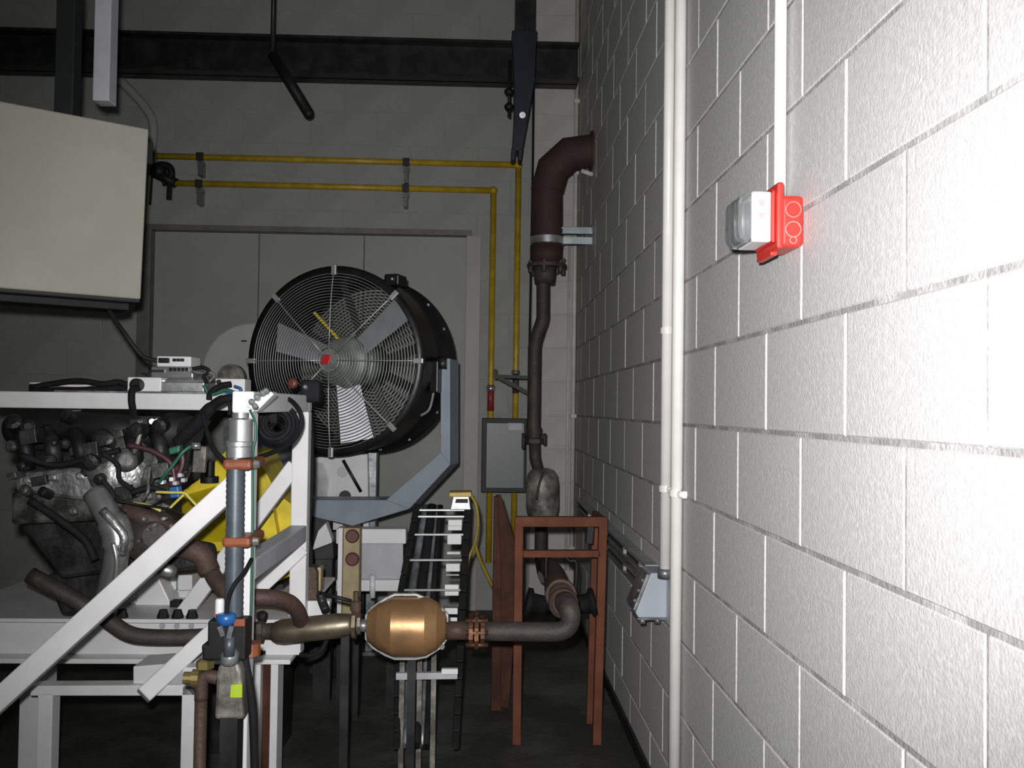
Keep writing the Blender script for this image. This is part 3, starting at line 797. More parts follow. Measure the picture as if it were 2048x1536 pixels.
cable('yellow_cable', [P(940, 988, 3.54), P(952, 1010, 3.54), P(956, 1045, 3.54), P(950, 1085, 3.54), P(938, 1115, 3.54), P(932, 1150, 3.5)], .006, 'yellow_cable', 'yellow cable looping down beside the cable chain')
cable('yellow_cable', [P(950, 1088, 3.56), P(960, 1120, 3.58), P(974, 1150, 3.6), P(984, 1172, 3.62)], .006, 'yellow_cable', 'short yellow cable slanting to the dark red upright')

# ================================================================== RED STANDS
Yu = 3.75
t = thing('red_upright', 'dark red gusseted steel upright left of the red pipe stand', 'upright', (P(1003, 1200, Yu).x, Yu, 0))
zb_u = 0
build('web', MB().prism([P(992, 990, Yu), P(1002, 990, Yu), P(1030, 1085, Yu), P(1026, 1300, Yu), V((P(1020, 1300, Yu).x, Yu, 0)), V((P(984, 1300, Yu).x, Yu, 0)), P(988, 1200, Yu)], (0, .02, 0)), 'red_oxide_dark', t, .003)
build('flange', MB().prism([P(988, 995, Yu-.04), P(996, 992, Yu-.04), P(1002, 1120, Yu-.04), V((P(1003, 1300, Yu).x, Yu-.04, 0)), V((P(983, 1300, Yu).x, Yu-.04, 0))], (0, .04, 0)), 'red_oxide_dark', t, .003)
Yq = 3.35
rs = thing('pipe_stand', 'red angle iron pipe stand beside the right wall', 'stand', (P(1120, 1200, Yq).x, Yq, 0))
def PQ(x, y): return P(x, y, Yq)
tw = M(17, Yq)
fl_ = V((PQ(1033, 1500).x, Yq, 0)); fr_ = V((PQ(1196, 1400).x, Yq, 0))
build('leg', MB().bar(PQ(1038, 1034), V((PQ(1034, 1400).x, Yq, 0)), tw, tw), 'red_oxide', rs, .003)
build('leg', MB().bar(PQ(1206, 1034), V((PQ(1194, 1400).x, Yq, 0)), tw, tw), 'red_oxide', rs, .003)
build('top_rail', MB().bar(PQ(1031, 1043), PQ(1214, 1043), M(20, Yq), tw*1.02), 'red_oxide', rs, .003)
build('cross_rail', MB().bar(PQ(1046, 1107), PQ(1200, 1107), M(14, Yq), tw), 'red_oxide', rs, .003)
build('rear_leg', MB().bar(PQ(1206, 1036) + V((0, .22, 0)), V((PQ(1194, 1400).x, Yq+.22, 0)), tw*.8, tw*.8), 'red_oxide', rs, .003)
build('side_rail', MB().bar(PQ(1206, 1043), PQ(1206, 1043) + V((0, .22, 0)), tw*.8, tw*.8, (0, 0, 1)), 'red_oxide', rs, .003)
build('hanger_stub', MB().bar(PQ(1183, 1052) + V((0, .03, 0)), PQ(1180, 1090) + V((0, .03, 0)), M(15, Yq), .03), 'black_plastic', rs, .003)
build('hanger_hook', MB().tube(smooth_path([PQ(1130, 1112), PQ(1140, 1122), PQ(1151, 1122), PQ(1153, 1145), PQ(1150, 1190)]) , .008, 8), 'black_plastic', rs)
build('hanger_hook', MB().tube(smooth_path([PQ(1093, 1112), PQ(1092, 1140), PQ(1094, 1190)]), .008, 8), 'black_plastic', rs)
for x0, s_ in ((1072, -1), (1168, 1)):
    c = PQ(x0, 1204)
    build('rubber_mount', MB().lathe(c + V((-s_*.04, -.02, -.01)), (s_*1.0, 0, .22), [(0, .022), (.012, .034), (.055, .034), (.062, .05), (.078, .05)], 20, True), 'black_rubber', rs)
build('foot_plate', MB().prism([PQ(1060, 1290)+V((0,.25,0)), PQ(1135, 1290)+V((0,.25,0)), PQ(1125, 1297)+V((0,.25,0)), PQ(1065, 1297)+V((0,.25,0))], (0, .03, 0)), 'yellow_pipe', rs)

# ================================================================== CATALYTIC EXHAUST LINE
YX = 2.72
def PX(x, y): return P(x, y, YX)
ex = thing('exhaust_line', 'exhaust line with copper catalytic converter across the front', 'exhaust pipe', PX(820, 1312))
ax = (PX(900, 1256) - PX(500, 1256)).normalized()
def lat(x0, y0, prof, m, nm, seg=28, sm=True, par=None):
    pr = [(M(dx, YX), M(r, YX)) for dx, r in prof]
    return build(nm, MB().lathe(PX(x0, y0), ax, pr, seg, sm), m, par or ex)
# resonator, slightly tilted
a_, b_ = PX(543, 1266), PX(708, 1248)
L_ = (b_-a_).length
build('resonator', MB().lathe(a_, b_-a_, [(0, M(15, YX)), (L_*.05, M(21, YX)), (L_*.14, M(24.5, YX)), (L_*.8, M(24.5, YX)), (L_*.94, M(21, YX)), (L_, M(18, YX))], 28, True), 'tan_steel', ex)
f_ = lat(506, 1262, [(0, 17), (8, 19), (20, 19), (22, 15), (38, 16)], 'rust_pipe', 'inlet_pipe')
build('flange', MB().lathe(PX(516, 1262), ax, [(0, M(24, YX)), (.016, M(24, YX))], 8), 'rust_pipe', ex)
build('sensor', MB().lathe(PX(524, 1243), (0, 0, 1), [(0, .012), (.012, .016), (.024, .016), (.03, .008)], 8), 'black_plastic', ex)
lat(706, 1248, [(0, 30), (7, 30)], 'tan_steel', 'flange', 8, False)
lat(716, 1248, [(0, 22), (6, 22)], 'tan_steel', 'flange', 8, False)
build('bolt', MB().cyl(PX(714, 1215), PX(714, 1240), .012, 6), 'red_oxide_dark', ex)
build('oxygen_sensor', MB().lathe(PX(711, 1235), (0, 0, 1), [(0, .012), (.02, .012), (.02, .016), (.045, .016), (.05, .008), (.075, .008)], 8), 'rust_brown', ex)
lat(712, 1251, [(0, 12), (28, 13)], 'galv_dark', 'neck_pipe')
cat = lat(733, 1252, [(0, 14), (3, 30), (24, 46), (52, 58), (117, 58), (140, 46), (156, 28), (159, 16)], 'cat_copper', 'catalytic_converter', 36, False)
# pressed seam flange round the can
def rimpts(s):
    pts = [(734, -20), (746, -34), (772, -52), (790, -60), (832, -60), (856, -50), (880, -34), (893, -22), (893, 22), (880, 40), (852, 58), (832, 62), (790, 62), (772, 55), (746, 40), (734, 24)]
    return [PX(814+(x-814)*1.02, 1252+y*s) for x, y in pts]
rm = MB().tube(rimpts(1.05), M(3.4, YX), 6, False, False, True)
build('seam', rm, 'galv', cat)
for x, y in ((742, 1222), (884, 1220), (884, 1292)):
    build('seam_bolt', MB().cyl(PX(x, y)+V((0, -.012, 0)), PX(x, y)+V((0, .012, 0)), .008, 8), 'silver', cat)
lat(888, 1261, [(0, 18), (50, 18)], 'rust_brown', 'outlet_pipe')
for dx, r in ((938, 34), (949, 38), (961, 30)):
    lat(dx, 1261, [(0, r), (8, r)], 'flange_copper', 'flange', 10, False)
for dy in (-24, 0, 24):
    build('bolt', MB().cyl(PX(932, 1261+dy)+V((0, -.03, 0)), PX(976, 1261+dy)+V((0, -.03, 0)), .007, 6), 'flange_copper', ex)
tl = [PX(968, 1262), PX(1040, 1263), PX(1100, 1264), PX(1124, 1261), PX(1138, 1250), PX(1141, 1232), P(1137, 1216, YX+.01), P(1130, 1205, YX+.07)]
build('tail_pipe', MB().tube(smooth_path(tl, 5), [M(19, YX)]*4 + [M(21, YX), M(23, YX)], 20), 'rust_pipe', ex)
mid = P(1127, 1206, 2.86); far = P(1108, 1150, 3.5)
build('coupling', MB().lathe(P(1127, 1208, 2.78), (mid-P(1127, 1208, 2.78)), [(0, M(20, 2.8)), (.012, M(29, 2.8)), (.075, M(31, 2.8))], 24), 'rust_brown', ex)
build('rear_pipe', MB().tube([mid, P(1118, 1178, 3.15), P(1110, 1152, 3.55), P(1100, 1136, 4.0), P(1090, 1128, 4.4)], M(27, 2.86), 20), 'rust_brown', ex)
build('coupling_band', MB().ring(P(1122, 1190, 3.0), (mid-far), M(28, 3.0), .007, 28, 6), 'rust_brown', ex)
# downpipe dropping from the engine
dp = smooth_path([P(400, 1095, 2.62), P(414, 1125, 2.6), P(432, 1160, 2.56), P(462, 1188, 2.53), P(505, 1194, 2.53), P(548, 1196, 2.55), P(580, 1206, 2.6), P(597, 1226, 2.66), P(602, 1246, 2.71)], 5)
build('downpipe', MB().tube(dp, M(16, 2.6), 18), 'rust_brown', ex)
lp = smooth_path([P(60, 1150, 2.6), P(150, 1200, 2.6), P(215, 1240, 2.62), P(255, 1266, 2.64), P(300, 1274, 2.66), P(400, 1273, 2.69), P(510, 1262, 2.72)], 5)
build('crossover_pipe', MB().tube(lp, M(15.5, 2.66), 18), 'rust_pipe', ex)
build('support_post', MB().box((PX(690, 1290).x-.012, YX+.0, 0), (PX(690, 1290).x+.012, YX+.024, PX(690, 1262).z)), 'dark_steel', ex)
build('support_post', MB().box((PX(822, 1290).x-.012, YX+.03, 0), (PX(822, 1290).x+.012, YX+.054, PX(822, 1300).z)), 'dark_steel', ex)

# ================================================================== WHITE TEST STAND FRAME
Y1, Y2 = 2.2, 2.88
TB = .050
fx = thing('test_stand', 'white steel test stand frame with diagonal braces at the left', 'frame', (P(500, 1000, 2.5).x, 2.5, 0))
xf = P(487, 1000, Y1).x; xr = P(601, 1000, Y2).x
ztp = P(400, 804, Y2).z
build('front_post', MB().box((xf-TB/2, Y1-TB/2, 0), (xf+TB/2, Y1+TB/2, ztp-TB/2)), 'frame_white', fx, .004)
zbase = P(500, 1243, 2.83).z
build('rear_post', MB().box((xr-TB/2, Y2-TB/2, zbase-.02), (xr+TB/2, Y2+TB/2, ztp-TB/2)), 'frame_white', fx, .004)
build('top_beam', MB().box((P(-160, 804, Y2).x, Y2-TB/2, ztp-TB/2), (xr+TB/2, Y2+TB/2, ztp+TB/2)), 'frame_white', fx, .004)
build('side_beam', MB().bar((xf, Y1-TB/2, ztp), (xr, Y2-TB/2, ztp), TB, TB, (0, 0, 1)), 'frame_white', fx, .004)
zx = P(500, 1143, Y1).z
build('cross_member', MB().bar((xf, Y1+TB/2, zx), (xr, Y2-TB/2, zx), TB, TB, (0, 0, 1)), 'frame_grey', fx, .004)  # shaded side of a frame tube, shade put into the grey colour
build('front_brace', MB().bar(P(486, 956, Y1), P(-90, 1480, Y1), TB, TB), 'frame_white', fx, .004)
build('rear_brace', MB().bar(P(592, 930, Y2), P(345, 1258, Y2), .048, .048), 'frame_white', fx, .004)
build('lower_brace', MB().bar(P(602, 1098, 2.86), P(286, 1392, 2.53), .046, .046), 'frame_white', fx, .004)
xl = P(-140, 1280, 2.83).x; xb = P(600, 1280, 2.83).x
zl = P(500, 1312, 2.83).z; zb3 = P(500, 1322, 2.83).z
build('base_plate', MB().box((xl, 2.80, zbase), (xb, 3.5, zbase+.012)), 'frame_white', fx, .003)
build('base_beam', MB().box((xl, 2.84, zl), (xb, 2.90, zbase)), 'frame_white', fx, .003)
build('base_flange', MB().box((xl, 2.79, zb3), (xb-.02, 2.90, zl)), 'frame_white', fx, .003)
lg0, lg1 = P(506, 1350, 2.8), P(556, 1350, 2.8)
build('base_leg', MB().box((lg0.x, 2.80, 0), (lg0.x+.022, 2.88, zb3)).box((lg1.x-.022, 2.80, 0), (lg1.x, 2.88, zb3)), 'frame_white', fx, .002)
build('rusty_insert', MB().box((lg0.x+.022, 2.83, 0), (lg1.x-.022, 2.86, zb3)), 'red_oxide_dark', fx)
build('base_leg', MB().box((P(40, 1350, 2.8).x, 2.80, 0), (P(90, 1350, 2.8).x, 2.88, zb3)), 'frame_white', fx, .002)
build('slot', MB().box((P(518, 1307, 2.83).x, 2.838, P(518, 1307, 2.83).z-.006), (P(530, 1307, 2.83).x, 2.842, P(518, 1307, 2.83).z+.006)), 'black_plastic', fx)
for x in (244, 326, 355, 384):
    c = P(x, 1240, 2.82)
    build('bolt', MB().lathe(V((c.x, 2.82, zbase+.012)), (0, 0, 1), [(0, .018), (.006, .018), (.018, .013), (.024, .012)], 10), 'black_plastic', fx)
for x in (325, 354, 383):
    c = P(x, 1252, 2.84)
    build('bolt_hole', MB().cyl(V((c.x, 2.836, c.z)), V((c.x, 2.842, c.z)), .009, 10), 'frame_grey', fx)
# engine mount pedestals on the base
build('mount_pedestal', MB().prism([P(262, 1238, 3.0), P(345, 1238, 3.0), P(338, 1200, 3.0), P(314, 1150, 3.0), P(285, 1150, 3.0)], (0, .1, 0)), 'frame_white', fx, .004)
build('mount_rib', MB().prism([P(200, 1238, 3.02), P(276, 1238, 3.02), P(270, 1180, 3.02), P(230, 1180, 3.02)], (0, .1, 0)), 'frame_white', fx, .004)
build('mount_block', MB().prism([P(324, 1152, 3.08), P(352, 1152, 3.08), P(352, 1180, 3.08), P(324, 1180, 3.08)], (0, .08, 0)), 'frame_white', fx, .003)
build('mount_block', MB().prism([P(355, 1150, 3.06), P(384, 1150, 3.06), P(384, 1181, 3.06), P(355, 1181, 3.06)], (0, .08, 0)), 'frame_white', fx, .003)
build('mount_plate', MB().prism([P(330, 1180, 3.12), P(400, 1180, 3.12), P(400, 1238, 3.12), P(330, 1238, 3.12)], (0, .05, 0)), 'frame_white', fx, .003)
build('rubber_foot', MB().box((P(343, 1215, 2.98).x, 2.96, zbase+.012), (P(362, 1215, 2.98).x, 3.0, P(350, 1200, 2.98).z)), 'black_plastic', fx, .003)

# lower white boxes at the bottom left
t = thing('white_tray', 'white steel box at the bottom under the base beam', 'box', (P(300, 1370, 2.6).x, 2.62, 0))
build('box', MB().prism([P(266, 1333, 2.6), P(345, 1327, 2.6), P(345, 1372, 2.6), P(266, 1372, 2.6)], (0, .12, 0)), 'frame_white', t, .003)
build('lid', MB().prism([P(332, 1344, 2.58), P(372, 1344, 2.58), P(372, 1370, 2.58), P(332, 1370, 2.58)], (0, .02, 0)), 'frame_grey', t, .002)
build('rail', MB().prism([P(60, 1372, 2.58), P(392, 1370, 2.58), P(392, 1392, 2.58), P(60, 1392, 2.58)], (0, .05, 0)), 'frame_white', t, .003)
build('post', MB().box((P(378, 1390, 2.58).x-.02, 2.58, 0), (P(378, 1390, 2.58).x+.02, 2.63, P(378, 1335, 2.58).z)), 'frame_white', t, .003)
build('post', MB().box((P(90, 1390, 2.58).x-.02, 2.58, 0), (P(90, 1390, 2.58).x+.02, 2.63, P(90, 1375, 2.58).z)), 'frame_white', t, .003)

# ================================================================== YELLOW COUPLING GUARD
YG = 3.2
def PG(x, y, d=0): return P(x, y, YG+d)
t = thing('coupling_guard', 'yellow faceted coupling guard behind the engine', 'guard', (PG(480, 1180).x, YG+.15, 0))
oct_ = [PG(452, 900), PG(512, 905), PG(552, 985), PG(585, 1010), PG(585, 1150), PG(520, 1180), PG(400, 1180), PG(345, 1110), PG(338, 1000), PG(396, 960)]
build('housing', MB().prism(oct_, (0, .30, 0)), 'yellow_guard', t, .004)
build('sloping_hood', MB().prism([P(332, 1000, 3.2), P(452, 966, 3.2), P(456, 1084, 2.92), P(356, 1084, 2.92)], (0, 0, -.03)), 'yellow_guard', t, .003)
build('rib', MB().prism([PG(528, 990, -.05), PG(540, 985, -.05), PG(560, 1100, -.05), PG(510, 1140, -.05)], (0, .05, 0)), 'yellow_guard', t, .003)
build('pedestal', MB().box((PG(420, 1180).x, YG+.05, 0), (PG(560, 1180).x, YG+.25, PG(500, 1180).z+.01)), 'dark_steel', t)
build('eye_bolt', MB().lathe(PG(419, 965, -.06), (0, 0, 1), [(0, .03), (.02, .03), (.022, .016), (.07, .016)], 14), 'black_plastic', t)

# ================================================================== ENGINE
en = thing('engine', 'dark car engine with silver housings mounted in the white test stand', 'engine', (P(250, 1150, 2.7).x, 2.7, zbase+.02))
def E(x, y, d): return P(x, y, d)
build('block', MB().prism([E(60, 900, 2.62), E(318, 910, 2.62), E(322, 1010, 2.62), E(330, 1130, 2.62), E(120, 1160, 2.62), E(40, 1060, 2.62)], (0, .18, 0)), 'engine_dark', en, .012)
build('sump', MB().prism([E(90, 1150, 2.68), E(235, 1130, 2.68), E(215, 1232, 2.68), E(120, 1232, 2.68)], (0, .24, 0)), 'engine_dark', en, .012)
build('intake_manifold', MB().tube(smooth_path([E(20, 860, 2.6), E(120, 850, 2.58), E(230, 858, 2.56), E(320, 870, 2.6), E(360, 865, 2.66)]), [M(26, 2.6)]*6 + [M(28, 2.6)]*6 + [M(30, 2.6)]*6 + [M(28, 2.6)]*7, 14), 'black_plastic', en)
build('manifold_cover', MB().prism([E(40, 830, 2.66), E(345, 836, 2.66), E(352, 880, 2.66), E(300, 905, 2.66), E(40, 900, 2.66)], (0, .2, 0)), 'black_plastic', en, .012)
for i, x in enumerate((40, 95, 150, 205, 258, 310)):
    pth = smooth_path([E(x, 862, 2.55), E(x+8, 885, 2.50), E(x+14, 915, 2.50), E(x+12, 945, 2.56)])
    build('intake_runner', MB().tube(pth, M(15, 2.52), 12), 'engine_dark' if i % 2 else 'black_plastic', en)
build('throttle_body', MB().lathe(E(340, 862, 2.58), (.8, -.6, 0), [(0, .05), (.05, .05), (.05, .043), (.09, .043)], 20, True), 'black_plastic', en)
build('coil_pack', MB().prism([E(255, 838, 2.5), E(285, 836, 2.5), E(290, 862, 2.5), E(260, 866, 2.5)], (0, .06, 0)), 'engine_dark', en, .005)
for x in (304, 314):
    build('terminal', MB().cyl(E(x, 843, 2.53), E(x, 843, 2.56), .008, 10), 'alarm_white', en)
build('gear_case', MB().lathe(E(330, 866, 2.55), (0, -1, .1), [(0, .03), (.02, .028), (.024, .012)], 16), 'engine_grey', en)
build('alternator', MB().lathe(E(248, 940, 2.56), (.25, -1, .15), [(0, .075), (.02, .085), (.06, .085), (.075, .06), (.085, .03)], 24, True), 'cast_alu', en)
build('alternator_boss', MB().lathe(E(254, 921, 2.5), (.2, -1, .1), [(0, .035), (.03, .03), (.034, .014)], 16, True), 'engine_grey', en)
build('rocker_cover', MB().prism([E(30, 945, 2.5), E(205, 930, 2.5), E(250, 965, 2.5), E(220, 1010, 2.5), E(30, 985, 2.5)], (0, .12, 0)), 'cast_alu', en, .012)
build('cylinder_head', MB().prism([E(20, 985, 2.53), E(240, 985, 2.53), E(315, 965, 2.53), E(325, 1000, 2.53), E(250, 1040, 2.53), E(20, 1050, 2.53)], (0, .12, 0)), 'engine_grey', en, .01)
for i, (x, y) in enumerate(((60, 960), (110, 955), (165, 952), (215, 990), (90, 1020), (150, 1022), (205, 1030), (268, 1018), (300, 992), (330, 1015))):
    build('head_bolt', MB().lathe(E(x, y, 2.51), (0, -1, .1), [(0, .012), (.018, .012), (.022, .006)], 6), 'cast_alu', en)
build('bracket', MB().prism([E(280, 960, 2.46), E(292, 930, 2.46), E(302, 932, 2.46), E(296, 985, 2.46), E(284, 985, 2.46)], (0, .02, 0)), 'engine_grey', en, .003)
build('bracket', MB().prism([E(308, 905, 2.48), E(318, 908, 2.48), E(310, 945, 2.48), E(300, 942, 2.48)], (0, .02, 0)), 'engine_grey', en, .003)
build('dipstick_tube', MB().tube(smooth_path([E(278, 842, 2.47), E(280, 865, 2.46), E(274, 890, 2.46), E(268, 905, 2.47)]), .006, 8), 'muffler', en)
# heat shield / close-coupled catalyst, silver
build('exhaust_heat_shield', MB().tube(smooth_path([E(190, 985, 2.42), E(215, 1030, 2.40), E(235, 1070, 2.40), E(232, 1120, 2.40), E(218, 1190, 2.42)]), [M(24, 2.4)]*8 + [M(30, 2.4)]*8 + [M(24, 2.4)]*9, 16), 'silver', en)
build('shield_pressing', MB().tube(smooth_path([E(205, 1020, 2.36), E(232, 1050, 2.355), E(248, 1075, 2.36), E(243, 1110, 2.365)]), M(9, 2.36), 10), 'cast_alu', en)
build('shield_pressing', MB().tube(smooth_path([E(226, 1085, 2.355), E(233, 1120, 2.355), E(230, 1170, 2.36)]), M(5, 2.36), 10), 'silver', en)
build('turbocharger', MB().lathe(E(300, 1075, 2.5), (.5, -1, .2), [(0, .05), (.01, .07), (.045, .07), (.06, .045), (.09, .03)], 24, True), 'rust_pipe', en)
build('turbine_housing', MB().tube(smooth_path([E(325, 1085, 2.52), E(352, 1092, 2.53), E(378, 1098, 2.55), E(404, 1112, 2.56), E(418, 1140, 2.57)]), M(21, 2.55), 14), 'rust_brown', en)
build('exhaust_manifold', MB().tube(smooth_path([E(250, 1022, 2.48), E(290, 1035, 2.46), E(320, 1050, 2.47), E(345, 1062, 2.5)]), M(17, 2.47), 12), 'rust_brown', en)
build('exhaust_manifold', MB().tube(smooth_path([E(240, 1060, 2.5), E(270, 1085, 2.48), E(300, 1090, 2.49)]), M(16, 2.47), 12), 'rust_brown', en)
build('lower_casing', MB().prism([E(235, 1090, 2.58), E(345, 1090, 2.58), E(405, 1100, 2.58), E(408, 1138, 2.58), E(340, 1146, 2.58), E(250, 1140, 2.58)], (0, .14, 0)), 'engine_dark', en, .012)
build('oil_filter', MB().lathe(E(352, 1146, 2.56), (-1, -.4, .45), [(0, .012), (.015, .018), (.045, .018), (.05, .01)], 18, True), 'cast_alu', en)
for x, y in ((294, 1036), (301, 1058), (315, 1048), (283, 1080), (332, 1036), (348, 1050)):
    build('stud', MB().lathe(E(x, y, 2.40), (0, -1, 0), [(0, .005), (.02, .005)], 6), 'cast_alu', en)
build('blue_connector', MB().prism([E(338, 975, 2.44), E(356, 972, 2.44), E(358, 995, 2.44), E(340, 997, 2.44)], (0, .03, 0)), 'blue_plastic', en, .003)
build('connector_cluster', MB().prism([E(330, 945, 2.45), E(360, 925, 2.45), E(376, 935, 2.45), E(362, 970, 2.45), E(338, 975, 2.45)], (0, .05, 0)), 'maroon', en, .006)
for i, (x, y, m_) in enumerate(((326, 964, 'pvc'), (345, 958, 'alarm_white'), (362, 950, 'label_white'), (352, 966, 'label_white'), (368, 960, 'label_white'), (372, 944, 'black_plastic'), (336, 954, 'black_plastic'))):
    build('plug', MB().obox(E(x, y, 2.43), (M(4, 2.43), 0, 0), (0, .012, 0), (0, 0, M(4, 2.43))), m_, en, .002)
hose_specs = [([(40, 910), (110, 930), (180, 915), (240, 900)], 6, 'black_rubber', 2.46), ([(205, 905), (235, 930), (240, 960), (275, 985)], 5, 'black_rubber', 2.44),
              ([(255, 890), (300, 900), (340, 925), (350, 960)], 5, 'maroon', 2.44), ([(262, 985), (300, 975), (330, 985)], 6, 'black_rubber', 2.43),
              ([(205, 960), (225, 985), (228, 1010), (250, 1030)], 5, 'black_rubber', 2.42), ([(60, 1000), (120, 1040), (170, 1080), (190, 1120)], 8, 'black_rubber', 2.44),
              ([(228, 1000), (280, 1010), (345, 1020), (395, 1045)], 2.5, 'black_rubber', 2.4), ([(358, 890), (366, 925), (352, 960)], 7, 'maroon', 2.45),
              ([(378, 895), (372, 930), (362, 965)], 6, 'black_rubber', 2.45)]
for pts, r, m_, d in hose_specs:
    build('hose', MB().tube(smooth_path([E(x, y, d) for x, y in pts]), M(r, d), 10), m_, en)
build('sensor_lead', MB().tube(smooth_path([E(265, 1006, 2.42), E(285, 1009, 2.41), E(300, 1012, 2.41), E(322, 1022, 2.41)]), .004, 6), 'yellow_wire', en)
build('breather_pipe', MB().cyl(E(392, 885, 2.46), E(391, 898, 2.46), .012, 12), 'silver', en)
build('strut', MB().bar(E(402, 892, 2.6), E(398, 945, 2.6), .035, .02), 'muffler', en, .003)
rnd = random.Random(3)
for i in range(26):
    x = rnd.uniform(30, 330); y = rnd.uniform(835, 990); d = 2.47 + rnd.uniform(0, .05)
    m_ = rnd.choice(['black_plastic', 'engine_dark', 'engine_grey', 'black_plastic'])
    s1, s2 = rnd.uniform(.008, .022), rnd.uniform(.008, .02)
    if rnd.random() < .5:
        build('fitting', MB().lathe(E(x, y, d), (rnd.uniform(-.5, .5), -1, rnd.uniform(-.3, .5)), [(0, s1), (.03, s1), (.034, s1*.5)], 10), m_, en)
    else:
        build('fitting', MB().obox(E(x, y, d), (s1, 0, .004), (0, .03, 0), (-.003, 0, s2)), m_, en, .002)
cable('green_wire', [P(382, 892, 2.42), P(365, 905, 2.41), P(350, 925, 2.41), P(334, 945, 2.41), P(318, 966, 2.42)], .0045, 'green_wire', 'green wire loom slanting down across the engine', 'wire')
tag(build('green_connector', MB().prism([P(336, 896, 2.4), P(360, 890, 2.4), P(358, 905, 2.4), P(338, 910, 2.4)], (0, .03, 0)), 'green_wire', None, .004), 'green connector at the upper end of the engine loom', 'connector')
cable('yellow_wire', [P(312, 984, 2.4), P(340, 985, 2.4), P(368, 986, 2.4), P(378, 995, 2.4), P(394, 1012, 2.4)], .0035, 'yellow_wire', 'thin yellow wire looping right from the blue engine connector', 'wire')
cable('yellow_wire', [P(368, 989, 2.41), P(352, 1004, 2.41), P(338, 1018, 2.41)], .0035, 'yellow_wire', 'short yellow wire slanting down from the blue connector', 'wire')
cable('grey_wire', [P(297, 970, 2.4), P(295, 985, 2.39), P(286, 1000, 2.4)], .004, 'muffler', 'pale curved wire beside the engine exhaust manifold', 'wire')

# ================================================================== THINGS ON TOP OF THE STAND
zs = ztp + TB/2
t = thing('equipment_shelf', 'thin grey shelf on the top beam under the electronics', 'shelf', (P(350, 787, 3.0).x, 3.0, zs))
build('shelf_plate', MB().box((P(120, 787, 2.9).x, Y2-.02, zs), (P(500, 787, 2.9).x, Y2+.36, zs+.005)), 'galv_dark', t)
build('rear_leg', MB().box((P(140, 787, 3.2).x, Y2+.31, zbase+.012), (P(140, 787, 3.2).x+.03, Y2+.34, zs)), 'frame_white', t)
zs2 = zs + .005
def onbox(name, label, cat, x0, x1, ytop, d0, d1, m_, z0=zs2, bev=.003, sub=None):
    a, b = P(x0, ytop, d0), P(x1, ytop, d0)
    t = thing(name, label, cat, ((a.x+b.x)/2, (d0+d1)/2, z0))
    build('case', MB().box((a.x, d0, z0), (b.x, d1, a.z)), m_, t, bev)
    return t, a, b
tw_, a, b = onbox('white_module', 'white module box with black knob strapped on the top beam', 'module', 255, 322, 754, 2.88, 3.02, 'frame_white')
build('knob', MB().lathe(P(276, 770, 2.875), (0, -1, 0), [(0, .02), (.018, .02), (.02, .014)], 14), 'black_plastic', tw_)
tr, a, b = onbox('silver_amplifier', 'wide flat silver enclosure on the stand shelf', 'enclosure', 308, 408, 763, 2.885, 3.2, 'galv')
build('flange', MB().prism([P(280, 749, 3.1), P(310, 764, 2.9), P(418, 764, 2.9), P(412, 749, 3.1)], (0, 0, .006)), 'silver', tr)
zt2 = P(350, 763, 2.885).z + .007
lo_, a, b = onbox('interface_unit', 'flat silver unit with dark sockets under the small white unit', 'electronics', 302, 386, 733, 2.98, 3.1, 'silver', zt2)
build('stand_pad', MB().box((a.x+.01, 2.99, zt2-.002), (b.x-.01, 3.09, zt2)), 'galv_dark', lo_)
for i in range(5):
    x = 342 + i*8
    build('socket', MB().obox(P(x, 739, 2.978), (M(3.2, 2.98), 0, 0), (0, .004, 0), (0, 0, M(3.5, 2.98))), 'black_plastic', lo_)
build('blue_label', MB().obox(P(316, 742, 2.978), (M(13, 2.98), 0, 0), (0, .003, 0), (0, 0, M(2.6, 2.98))), 'navy_arm', lo_)
zt3 = P(350, 733, 2.98).z
up_, a, b = onbox('logger_unit', 'small white unit with black sockets on top of the electronics stack', 'electronics', 314, 382, 712, 2.99, 3.09, 'frame_white', zt3)
build('connector', MB().obox(P(328, 721, 2.985), (M(10, 2.99), 0, 0), (0, .008, 0), (0, 0, M(5, 2.99))), 'black_plastic', up_, .002)
for i in range(3):
    build('socket', MB().obox(P(349 + i*8, 720, 2.987), (M(3, 2.99), 0, 0), (0, .006, 0), (0, 0, M(3, 2.99))), 'black_plastic', up_, .001)
wb2, a, b = onbox('small_white_box', 'small white box with black button beside the fan guard', 'box', 431, 490, 757, 2.95, 3.03, 'frame_white')
build('button', MB().lathe(P(438, 764, 2.948), (0, -1, 0), [(0, .008), (.006, .008)], 12), 'black_plastic', wb2)
# black strap over the beam
tag(build('strap', MB().tube(smooth_path([P(276, 776, 2.86), P(265, 780, 2.845), P(263, 800, 2.845), P(266, 822, 2.84), P(268, 838, 2.82)]), M(7, 2.85), 10), 'black_rubber'), 'short black cable looped over the white top beam', 'cable')
for i, (pts, lab) in enumerate((([(60, 775), (150, 762), (205, 768), (235, 764), (256, 770)], 'upper black cable lying on the top beam left of the white module'),
                                ([(60, 782), (140, 780), (210, 778), (240, 776), (258, 781)], 'lower black cable lying on the top beam left of the white module'))):
    cable('loose_cable', [P(x, y, 2.9) for x, y in pts], .009, 'black_rubber', lab)
cable('loose_cable', [P(60, 766, 2.93), P(160, 772, 2.93), P(205, 765, 2.93), P(240, 768, 2.93), P(258, 775, 2.93)], .004, 'pvc', 'thin white cable lying among black cables on the top beam')
cable('cabinet_cable', [P(208, 598, 3.05), P(225, 632, 3.02), P(250, 668, 3.0), P(275, 702, 3.0), P(292, 716, 3.0), P(316, 722, 3.0)], M(4.5, 3.0), 'panel_rim', 'thick grey-green cable from the cabinet down to the white unit')
